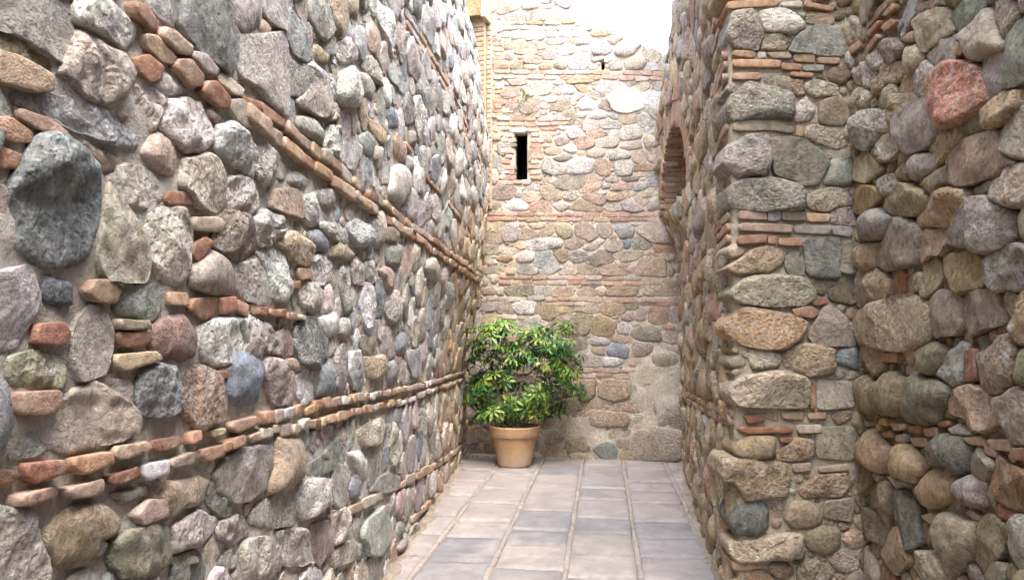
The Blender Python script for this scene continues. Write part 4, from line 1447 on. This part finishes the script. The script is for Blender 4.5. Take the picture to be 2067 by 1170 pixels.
PAVE = add_obj('pavement', mk_mesh('pavement', np.stack([bx, by, bz], -1).reshape(-1, 3), np.stack([ib[:-1, :-1], ib[:-1, 1:], ib[1:, 1:], ib[1:, :-1]], -1).reshape(-1, 4), None, (.09, .075, .062, 0), mats=(M_MORTAR,)))
PAVE['kind'] = 'structure'
XS = [-2.28, -1.77, -1.26, -.765, -.26, .235, .74, 1.24]
def dep(y): return F_PX * EYE / (y - 670.0)
CUTS = {2: [1014, 1049, 1083, 1131, 1190], 3: [955, 1026, 1064, 1093, 1141, 1200], 4: [1002, 1036, 1066, 1106, 1154, 1215], 5: [964, 981, 1006, 1040, 1072, 1110, 1160], 1: [1000, 1042, 1080, 1122, 1180], 0: [1010, 1060, 1130], 6: [1015, 1090, 1150]}
DARK = {(2, 1107): .9, (3, 1045): .8, (3, 1079): 1.0, (4, 1051): .85, (5, 1023): .0, (5, 1056): .7, (3, 940): .8, (4, 950): .45, (2, 1155): .5, (4, 1019): .0, (5, 1135): .3, (5, 1090): .3, (4, 985): .3, (5, 950): .25}
LIGHT_C, DARK_C = np.array((.285, .258, .236)), np.array((.22, .212, .21))
for ci in range(7):
    ds = sorted([dep(y) for y in CUTS[ci]])
    while ds[-1] < 9.9: ds.append(ds[-1] + rng.uniform(.5, .75))
    while ds[0] > 1.2: ds.insert(0, ds[0] - rng.uniform(.5, .7))
    for y0, y1 in zip(ds[:-1], ds[1:]):
        if y0 > 9.75: continue
        x0, x1 = XS[ci] + .010 + rng.uniform(0, .006), XS[ci + 1] - .010 - rng.uniform(0, .006)
        a, b_ = y0 + .011, y1 - .011
        nx, ny = 9, max(6, int((b_ - a) / .06))
        gx, gy = np.meshgrid(np.linspace(0, 1, nx), np.linspace(0, 1, ny))
        # ease the grid towards the edges so that arrises round off
        ex = .5 - .5 * np.cos(gx * np.pi); ey = .5 - .5 * np.cos(gy * np.pi)
        X = x0 + (x1 - x0) * ex; Y = a + (b_ - a) * ey
        edge = np.minimum(np.minimum(ex * (x1 - x0), (1 - ex) * (x1 - x0)), np.minimum(ey * (b_ - a), (1 - ey) * (b_ - a)))
        Z = .008 - .022 * (1 - np.clip(edge / .022, 0, 1)) ** 2 + .007 * fbm(X * 5 + ci * 7, Y * 5, 51) + rng.normal(0, .002) + rng.normal(0, .004) * (ex - .5) + rng.normal(0, .005) * (ey - .5)
        X = X + .014 * (vnoise(Y * 9, X * 3 + ci, 5) - .5); Y = Y + .026 * (vnoise(X * 9, Y * 3 + ci, 8) - .5)
        V = np.stack([X, Y, Z], -1).reshape(-1, 3)
        low = V.copy(); low[:, 2] = -.05
        i_ = np.arange(nx * ny).reshape(ny, nx)
        Q = np.stack([i_[:-1, :-1], i_[:-1, 1:], i_[1:, 1:], i_[1:, :-1]], -1).reshape(-1, 4)
        ring = np.concatenate([i_[0, :-1], i_[:-1, -1], i_[-1, :0:-1], i_[:0:-1, 0]])
        nv = nx * ny
        S = np.stack([np.roll(ring, -1), ring, ring + nv, np.roll(ring, -1) + nv], 1)
        mid_px = 670 + F_PX * EYE / ((y0 + y1) / 2)
        dk = 0
        for (cc, yy), v in DARK.items():
            if cc == ci and 670 + F_PX * EYE / y1 <= yy <= 670 + F_PX * EYE / y0: dk = v
        if dk == 0: dk = max(0, rng.normal(.06, .1))
        col_ = (LIGHT_C * (1 - dk) + DARK_C * dk) * rng.uniform(.92, 1.06) * np.array([1, rng.uniform(.98, 1.01), rng.uniform(.95, 1.02)])
        ctr = np.array([(x0 + x1) / 2, (y0 + y1) / 2, 0])
        me = mk_mesh('paving_stone', np.concatenate([V, low]) - ctr, np.concatenate([Q, S]), None, np.concatenate([col_, [min(1, dk * .8)]]), mats=(M_PAVE,))
        add_obj('paving_stone', me, PAVE, tuple(ctr))

# rounded mortar fillets between the long rows of slabs
for xj in XS[1:-1]:
    nn = 260; yy = np.linspace(-.5, 9.9, nn)
    wob = .010 * (vnoise(yy * 2.2, 0 * yy + xj * 9, 61) - .5); hw = .021 + .012 * (vnoise(yy * 5, 0 * yy + xj * 3, 62) - .5)
    prof = [(-1, -.012), (-.85, .004), (-.4, .009), (.4, .009), (.85, .004), (1, -.012)]
    V = np.stack([np.stack([wob + hw * a_, yy, b_ + .006 * (vnoise(yy * 7, 0 * yy + a_ + xj, 63) - .6)], -1) for a_, b_ in prof], 1).reshape(-1, 3)
    i_ = np.arange(nn * 6).reshape(nn, 6)
    Q = np.stack([i_[:-1, :-1], i_[:-1, 1:], i_[1:, 1:], i_[1:, :-1]], -1).reshape(-1, 4)
    add_obj('mortar_fillet', mk_mesh('mortar_fillet', V, Q, None, (.325, .292, .265, 0), mats=(M_MORTAR,)), PAVE, (xj, 0, 0))

# ------------------------------------------------------------------ flower pot
def terracotta():
    m, nt, ns, ln, bs = nodes_of('terracotta')
    tc = N(nt, 'ShaderNodeTexCoord').outputs['Object']
    big = noise(nt, tc, 5, 4, .6, .5); mid = noise(nt, tc, 24, 5, .7); fine = noise(nt, tc, 140, 3, .6)
    c = mix(nt, maprange(nt, big, .3, .7, 0, 1), (.39, .225, .11, 1), (.49, .31, .165, 1))
    c = mix(nt, maprange(nt, mid, .48, .7, 0, .6), c, (.50, .39, .28, 1))
    mp = N(nt, 'ShaderNodeSeparateXYZ'); ln.new(tc, mp.inputs[0])
    c = mix(nt, math_(nt, 'MULTIPLY', maprange(nt, mp.outputs[2], .02, .2, .85, 0), maprange(nt, big, .35, .6, .2, 1)), c, (.40, .33, .27, 1))
    ln.new(c, bs.inputs['Base Color']); bs.inputs['Roughness'].default_value = .8; bs.inputs['Specular IOR Level'].default_value = .25
    b = N(nt, 'ShaderNodeBump'); b.inputs['Strength'].default_value = .3; b.inputs['Distance'].default_value = .004
    ln.new(math_(nt, 'ADD', mid, fine), b.inputs['Height']); ln.new(b.outputs[0], bs.inputs['Normal'])
    return m
M_TERRA = terracotta()
POT = Vector((-1.06, 8.93, .008))
def lathe(name, prof, n, mat, parent, loc=(0, 0, 0), wob=.002):
    V = []; R = len(prof)
    for i, (r, z) in enumerate(prof):
        for k in range(n):
            a = 2 * math.pi * k / n; rr = r * (1 + wob * math.sin(3 * a + i))
            V.append((rr * math.cos(a), rr * math.sin(a), z))
    i = np.arange(R * n).reshape(R, n)
    Q = np.stack([i[:-1], np.roll(i[:-1], -1, 1), np.roll(i[1:], -1, 1), i[1:]], -1).reshape(-1, 4)
    return add_obj(name, mk_mesh(name, V, Q, None, (.4, .2, .1, 0), mats=(mat,)), parent, loc)
pot = thing('flower_pot', 'large tapered terracotta flower pot with a rolled rim standing on the paving', 'flower pot', POT)
lathe('body', [(0.001, .012), (.17, .012), (.19, 0), (.198, .006), (.203, .03), (.222, .13), (.242, .24), (.26, .335), (.264, .35)], 56, M_TERRA, pot)
lathe('rim', [(.262, .345), (.281, .35), (.287, .358), (.292, .40), (.300, .452), (.303, .465), (.298, .474), (.288, .475), (.279, .468), (.272, .40), (.262, .36)], 56, M_TERRA, pot)
soil_m = nodes_of('soil'); soil_m[4].inputs['Base Color'].default_value = (.045, .032, .022, 1); soil_m[4].inputs['Roughness'].default_value = 1
lathe('soil', [(.276, .43), (.2, .44), (.1, .448), (.001, .45)], 32, soil_m[0], pot, wob=.01)

# ------------------------------------------------------------------ umbrella shrub in the pot
def leaf_material():
    m, nt, ns, ln, bs = nodes_of('glossy_leaf')
    at = N(nt, 'ShaderNodeAttribute', attribute_name='Col'); c = at.outputs['Color']
    oi = N(nt, 'ShaderNodeObjectInfo').outputs['Random']
    c = mix(nt, 1.0, c, mix(nt, oi, (.70, .78, .72, 1), (1.22, 1.12, .95, 1)), 'MULTIPLY')
    ln.new(c, bs.inputs['Base Color']); bs.inputs['Roughness'].default_value = .4; bs.inputs['Specular IOR Level'].default_value = .28
    bs.inputs['Subsurface Weight'].default_value = 0
    tr = N(nt, 'ShaderNodeBsdfTranslucent'); ln.new(c, tr.inputs[0])
    mx = N(nt, 'ShaderNodeMixShader'); mx.inputs[0].default_value = .22
    ln.new(bs.outputs[0], mx.inputs[1]); ln.new(tr.outputs[0], mx.inputs[2]); ln.new(mx.outputs[0], nt.nodes['Material Output'].inputs['Surface'])
    return m
M_LEAF = leaf_material()
def bark_material():
    m, nt, ns, ln, bs = nodes_of('grey_bark')
    pos = N(nt, 'ShaderNodeNewGeometry').outputs['Position']
    c = mix(nt, noise(nt, pos, 40, 4, .6), (.09, .065, .04, 1), (.24, .19, .13, 1)); ln.new(c, bs.inputs['Base Color']); bs.inputs['Roughness'].default_value = .9
    return m
M_BARK = bark_material()
GREENS = [np.array(c) for c in ((.022, .075, .028), (.035, .115, .03), (.025, .095, .05), (.07, .19, .03))]
CREAM = np.array((.38, .46, .09))
def palmate(g, cream, size):
    V = []; Q = []; C = []; n = 0
    k = int(g.integers(7, 10))
    for i in range(k):
        a = 2 * math.pi * (i + g.uniform(-.2, .2)) / k
        Ln = size * g.uniform(.8, 1.12); Wd = Ln * g.uniform(.13, .17); droop = g.uniform(.25, .75); fold = g.uniform(.15, .4)
        stalk = size * .16
        base = GREENS[g.integers(4)]
        side = g.uniform(-1, 1); amt = cream * g.uniform(.4, 1.3)
        for r in range(6):
            t = r / 5
            w = Wd * (math.sin(math.pi * min(1, (t * .93 + .05)) ** 1.25) ** .75 if r < 5 else .12)
            rad = stalk + Ln * (t - .16 * droop * t * t); z = -Ln * droop * .75 * t * t + .012 * math.sin(t * 3)
            for s_ in (-1, 0, 1):
                x, y = rad, s_ * w
                V.append((x * math.cos(a) - y * math.sin(a), x * math.sin(a) + y * math.cos(a), z + abs(s_) * w * fold))
                cr = 1.0 if (amt > .35 and ((s_ == np.sign(side) and g.random() < amt) or (s_ == 0 and g.random() < amt * .35))) else (.8 if g.random() < amt * .3 else 0)
                C.append(np.concatenate([base * (1 - cr) + CREAM * cr, [1]]))
        for r in range(5):
            for s_ in range(2):
                b0 = n + r * 3 + s_; Q.append((b0, b0 + 3, b0 + 4, b0 + 1))
        # leaflet stalk
        s0_ = len(V)
        for x in (0, stalk * 1.1):
            for y in (-.0022, .0022):
                V.append((x * math.cos(a) - y * math.sin(a), x * math.sin(a) + y * math.cos(a), 0)); C.append((.1, .2, .05, 1))
        Q.append((s0_, s0_ + 2, s0_ + 3, s0_ + 1))
        n = len(V)
    # petiole below the hub
    m0 = len(V); pl = size * g.uniform(.9, 1.3)
    for r in range(4):
        t = r / 3; cx = .25 * pl * t * t
        for q in range(4):
            aa = q * math.pi / 2; V.append((cx + .003 * math.cos(aa), .003 * math.sin(aa), -pl * t)); C.append((.10, .19, .05, 1))
    for r in range(3):
        for q in range(4):
            Q.append((m0 + r * 4 + q, m0 + r * 4 + (q + 1) % 4, m0 + (r + 1) * 4 + (q + 1) % 4, m0 + (r + 1) * 4 + q))
    return mk_mesh('leaf', V, Q, None, C, mats=(M_LEAF,))
lg = np.random.default_rng(77)
GREEN_L = [palmate(lg, .15, 1.0) for _ in range(6)]; MIX_L = [palmate(lg, .6, 1.0) for _ in range(6)]; CREAM_L = [palmate(lg, 1.0, 1.0) for _ in range(5)]
shrub = thing('umbrella_shrub', 'bushy shrub of fingered glossy leaves edged in cream and green, growing in the terracotta pot', 'shrub', (POT.x, POT.y, .45))
SB = np.array((POT.x, POT.y, .45))
def tube(pts, r0, r1, n=6):
    P = np.array(pts, float); V = []; Q = []
    for i, p in enumerate(P):
        d = P[min(i + 1, len(P) - 1)] - P[max(i - 1, 0)]; d = d / np.linalg.norm(d)
        s_ = np.cross(d, (0.3, 1, .2)); s_ /= np.linalg.norm(s_); t_ = np.cross(d, s_)
        r = r0 + (r1 - r0) * i / (len(P) - 1)
        for k in range(n):
            a = 2 * math.pi * k / n; V.append(p + r * (math.cos(a) * s_ + math.sin(a) * t_))
    for i in range(len(P) - 1):
        for k in range(n): Q.append((i * n + k, i * n + (k + 1) % n, (i + 1) * n + (k + 1) % n, (i + 1) * n + k))
    return np.array(V), Q
# leaf masses read from the photograph: centre, half size, how many, how pale, nearness
MASSES = [(1010, 654, 22, 12, 7, .7, .0), (1075, 664, 20, 14, 5, .6, .05), (952, 700, 14, 22, 5, .5, .0), (1172, 790, 14, 12, 4, .5, .05), (985, 683, 42, 30, 22, .75, -.1), (1012, 668, 30, 22, 12, .5, .05), (1050, 690, 40, 32, 20, .35, 0), (1105, 688, 42, 28, 22, .7, -.1), (1152, 660, 16, 14, 6, .6, .2),
          (1140, 720, 32, 36, 18, .45, 0), (1090, 730, 45, 28, 16, .4, -.05), (1020, 725, 45, 24, 18, .2, 0), (965, 735, 20, 35, 9, .2, .1), (1000, 772, 52, 24, 24, .55, -.15),
          (1150, 772, 24, 22, 9, .45, .05), (1115, 765, 26, 26, 9, .3, .1), (1000, 822, 40, 26, 20, .5, -.2), (1085, 812, 30, 26, 14, .95, -.25), (1045, 825, 28, 22, 11, .2, -.1), (955, 795, 16, 16, 6, .5, 0), (1060, 790, 30, 20, 5, .1, .15), (968, 840, 16, 18, 6, .3, -.05)]
nleaf = 0
for mi, (cx, cy, rx, ry, cnt_, pale, near) in enumerate(MASSES):
    dd = POT.y + near
    r = ray(cx, cy); cen = CAM_P + r * ((dd - 0) / r[1])
    # stem to this mass
    st = SB + np.array([lg.uniform(-.1, .1), lg.uniform(-.1, .1), -.02]); md = (st + cen) / 2 + np.array([lg.uniform(-.06, .06), lg.uniform(-.05, .08), .05])
    ts = np.linspace(0, 1, 8)[:, None]
    pts = (1 - ts) ** 2 * st + 2 * ts * (1 - ts) * md + ts ** 2 * cen
    V, Q = tube(pts, .010, .0045)
    add_obj('stem', mk_mesh('stem', V - SB, Q, None, (.2, .15, .1, 0), mats=(M_BARK,)), shrub)
    for j in range(cnt_):
        a = lg.uniform(0, 2 * np.pi); q = math.sqrt(lg.random())
        px, py = cx + rx * q * math.cos(a), cy + ry * q * math.sin(a)
        dj = dd + lg.uniform(-.22, .22) + .15 * q
        r = ray(px, py); p = CAM_P + r * (dj / r[1])
        out = p - (SB + np.array([0, 0, .55])); out /= np.linalg.norm(out) + 1e-6
        ax = out * .75 + np.array([.1, -.35, .75]) + lg.normal(0, .3, 3); ax /= np.linalg.norm(ax)
        pool = CREAM_L if lg.random() < pale * .34 else (MIX_L if lg.random() < .15 + pale * .5 else GREEN_L)
        o = add_obj('leaf', pool[lg.integers(len(pool))], shrub, tuple(p - SB))
        o.rotation_mode = 'QUATERNION'
        o.rotation_quaternion = Vector(ax).to_track_quat('Z', 'Y') @ Euler((0, 0, lg.uniform(0, 6.28))).to_quaternion()
        s_ = lg.uniform(.095, .14); o.scale = (s_, s_, s_); nleaf += 1
for j in range(46):
    px, py = lg.uniform(955, 1140), lg.uniform(690, 840)
    if 1040 < px < 1100 and 735 < py < 790: continue
    dj = POT.y + lg.uniform(.1, .35); r = ray(px, py); p = CAM_P + r * (dj / r[1])
    o = add_obj('leaf', GREEN_L[lg.integers(6)], shrub, tuple(p - SB)); o.rotation_mode = 'QUATERNION'
    ax = np.array([0, -.3, .8]) + lg.normal(0, .35, 3)
    o.rotation_quaternion = Vector(ax).to_track_quat('Z', 'Y') @ Euler((0, 0, lg.uniform(0, 6.28))).to_quaternion()
    s_ = lg.uniform(.11, .15); o.scale = (s_, s_, s_); nleaf += 1
print('leaves', nleaf)

# ------------------------------------------------------------------ small wild plants in the joints
def weed(px, py, wall, label, size, n, droop, h=.03):
    u, z = wall.uv(px, py, h); p0 = wall.P(np.array(u), np.array(z), h)
    w = thing('wild_plant', label, 'weed', tuple(p0))
    for s_i in range(3):
        end = wall.N * size * lg.uniform(.3, .8) + wall.U * size * lg.uniform(-.6, .6) + ZUP * size * lg.uniform(-droop, 1 - droop)
        V, Q = tube([np.zeros(3) - wall.N * .03, end * .5 + ZUP * .02, end], .003, .0015, 4)
        add_obj('stem', mk_mesh('stem', V, Q, None, (.1, .16, .05, 0), mats=(M_LEAF,)), w)
        for k in range(n // 3):
            c = end * lg.uniform(.25, 1.05) + lg.normal(0, size * .16, 3)
            a = lg.normal(0, 1, 3); a[2] *= .5; a /= np.linalg.norm(a); b_ = np.cross(a, lg.normal(0, 1, 3)); b_ /= np.linalg.norm(b_)
            L_ = size * lg.uniform(.22, .38)
            V = [c, c + a * L_ * .5 + b_ * L_ * .22, c + a * L_, c + a * L_ * .5 - b_ * L_ * .22]
            gcol = (.11, .19, .03, 1) if lg.random() < .5 else (.07, .15, .03, 1)
            add_obj('leaf', mk_mesh('leaf', V, [(0, 1, 2, 3)], None, gcol, mats=(M_LEAF,)), w)
weed(1066, 190, BACK, 'small green wild plant in the end wall above the window slit, upper of two', .16, 18, .6)
weed(1044, 206, BACK, 'small wild plant hanging in the end wall above the window slit, lower of two', .13, 15, .8)
weed(1393, 1078, ARCH, 'tuft of green weed at the foot of the arched wall beside the paving', .09, 24, .1, .06)
weed(1622, 40, PIER, 'tiny green weed between the stones near the top of the pier', .05, 12, .6)

def hanging(pxs, wall, label, rad, h=.09):
    P = np.array([wall.P(*[np.array(v) for v in wall.uv(x, y, h)], h) for x, y in pxs])
    o0 = P[0].copy(); t = np.linspace(0, len(P) - 1, 40)
    S = np.stack([np.interp(t, range(len(P)), P[:, i]) for i in range(3)], 1) + lg.normal(0, .0016, (40, 3))
    V, Q = tube(S - o0, rad, rad * .6, 5)
    o = add_obj('dry_stem', mk_mesh('dry_stem', V, Q, None, (.16, .12, .08, 0), mats=(M_BARK,)), None, tuple(o0))
    o['label'] = label; o['category'] = 'dry stem'; o['kind'] = 'thing'
hanging([(1752, -10), (1750, 60), (1745, 125), (1752, 155), (1761, 186)], NEAR, 'thin brown dry stem hanging down the near right wall beside the pier', .0022)
hanging([(1420, 222), (1432, 234), (1445, 248)], ARCH, 'short pale dry thread dangling across the receding arched wall', .002)

# ------------------------------------------------------------------ grit and loose pebbles along the wall feet
GV, GQ, GT, GC = [], [], [], []; gn = 0
for k in range(700):
    side = lg.random()
    y = lg.uniform(2.5, 9.6)
    if side < .5: x = -1.056 - .078 * y + abs(lg.normal(0, .045)) + .02
    elif side < .85: x = .506 + .051 * max(y, 4.3) - abs(lg.normal(0, .06)) - .02
    else: x, y = lg.uniform(-1.7, .9), 9.5 - abs(lg.normal(0, .05)) - .15 * 0
    if y < 4.3 and side >= .5: continue
    r_ = abs(lg.normal(.005, .005)) + .003
    P_ = np.stack([r_ * np.cos(np.linspace(0, 6.28, 7)[:-1]) * lg.uniform(.6, 1.2, 6), r_ * np.sin(np.linspace(0, 6.28, 7)[:-1]) * lg.uniform(.6, 1.2, 6)], 1)
    L, q, t = stone_geo(P_, r_ * 1.1, 'r', 8, 3, .02)
    GV.append(L + np.array([x, y, .004])); GQ.append(q + gn); GT.append(t + gn); gn += len(L)
    GC.append(np.tile(np.concatenate([colour(['t', 'l', 'P', 'n', 'g'][lg.integers(5)]), [.2]]), (len(L), 1)))
go = add_obj('gravel', mk_mesh('gravel', np.concatenate(GV), np.concatenate(GQ), np.concatenate(GT), np.concatenate(GC), mats=(M_STONE_WARM,)))
go['kind'] = 'stuff'; go['label'] = 'loose grit and small pebbles lying along the foot of the walls'; go['category'] = 'gravel'

# dirt and fallen mortar gathered in the angle between walls and paving
nd = 300
for nm, xf, sgn in (('left', lambda y: -1.056 - .078 * y, 1), ('right', lambda y: .506 + .051 * y, -1)):
    yy = np.linspace(.8 if sgn > 0 else 4.3, 9.55, nd)
    w_d = .03 + .07 * vnoise(yy * 2.3, 0 * yy, 71 + sgn) + .05 * vnoise(yy * 9, 0 * yy, 73 + sgn)
    rows = []
    for k, (f, hgt) in enumerate(((-.6, .05), (0, .038), (.35, .022), (.7, .013), (1, .004))):
        rows.append(np.stack([xf(yy) + sgn * (w_d * f + .012), yy, hgt * (.6 + .8 * vnoise(yy * 6, 0 * yy + k, 75)) + .004 * (vnoise(yy * 40, 0 * yy + k * 3.1, 76) - .5)], -1))
    V = np.stack(rows, 1).reshape(-1, 3); i_ = np.arange(nd * 5).reshape(nd, 5)
    Q = np.stack([i_[:-1, :-1], i_[:-1, 1:], i_[1:, 1:], i_[1:, :-1]], -1).reshape(-1, 4)
    do = add_obj('dirt', mk_mesh('dirt', V, Q, None, (.27, .235, .19, 0), mats=(M_MORTAR,)))
    do['kind'] = 'stuff'; do['category'] = 'dirt'
    do['label'] = 'sandy dirt gathered along the foot of the long %s wall' % ('brick banded' if sgn > 0 else 'arched')
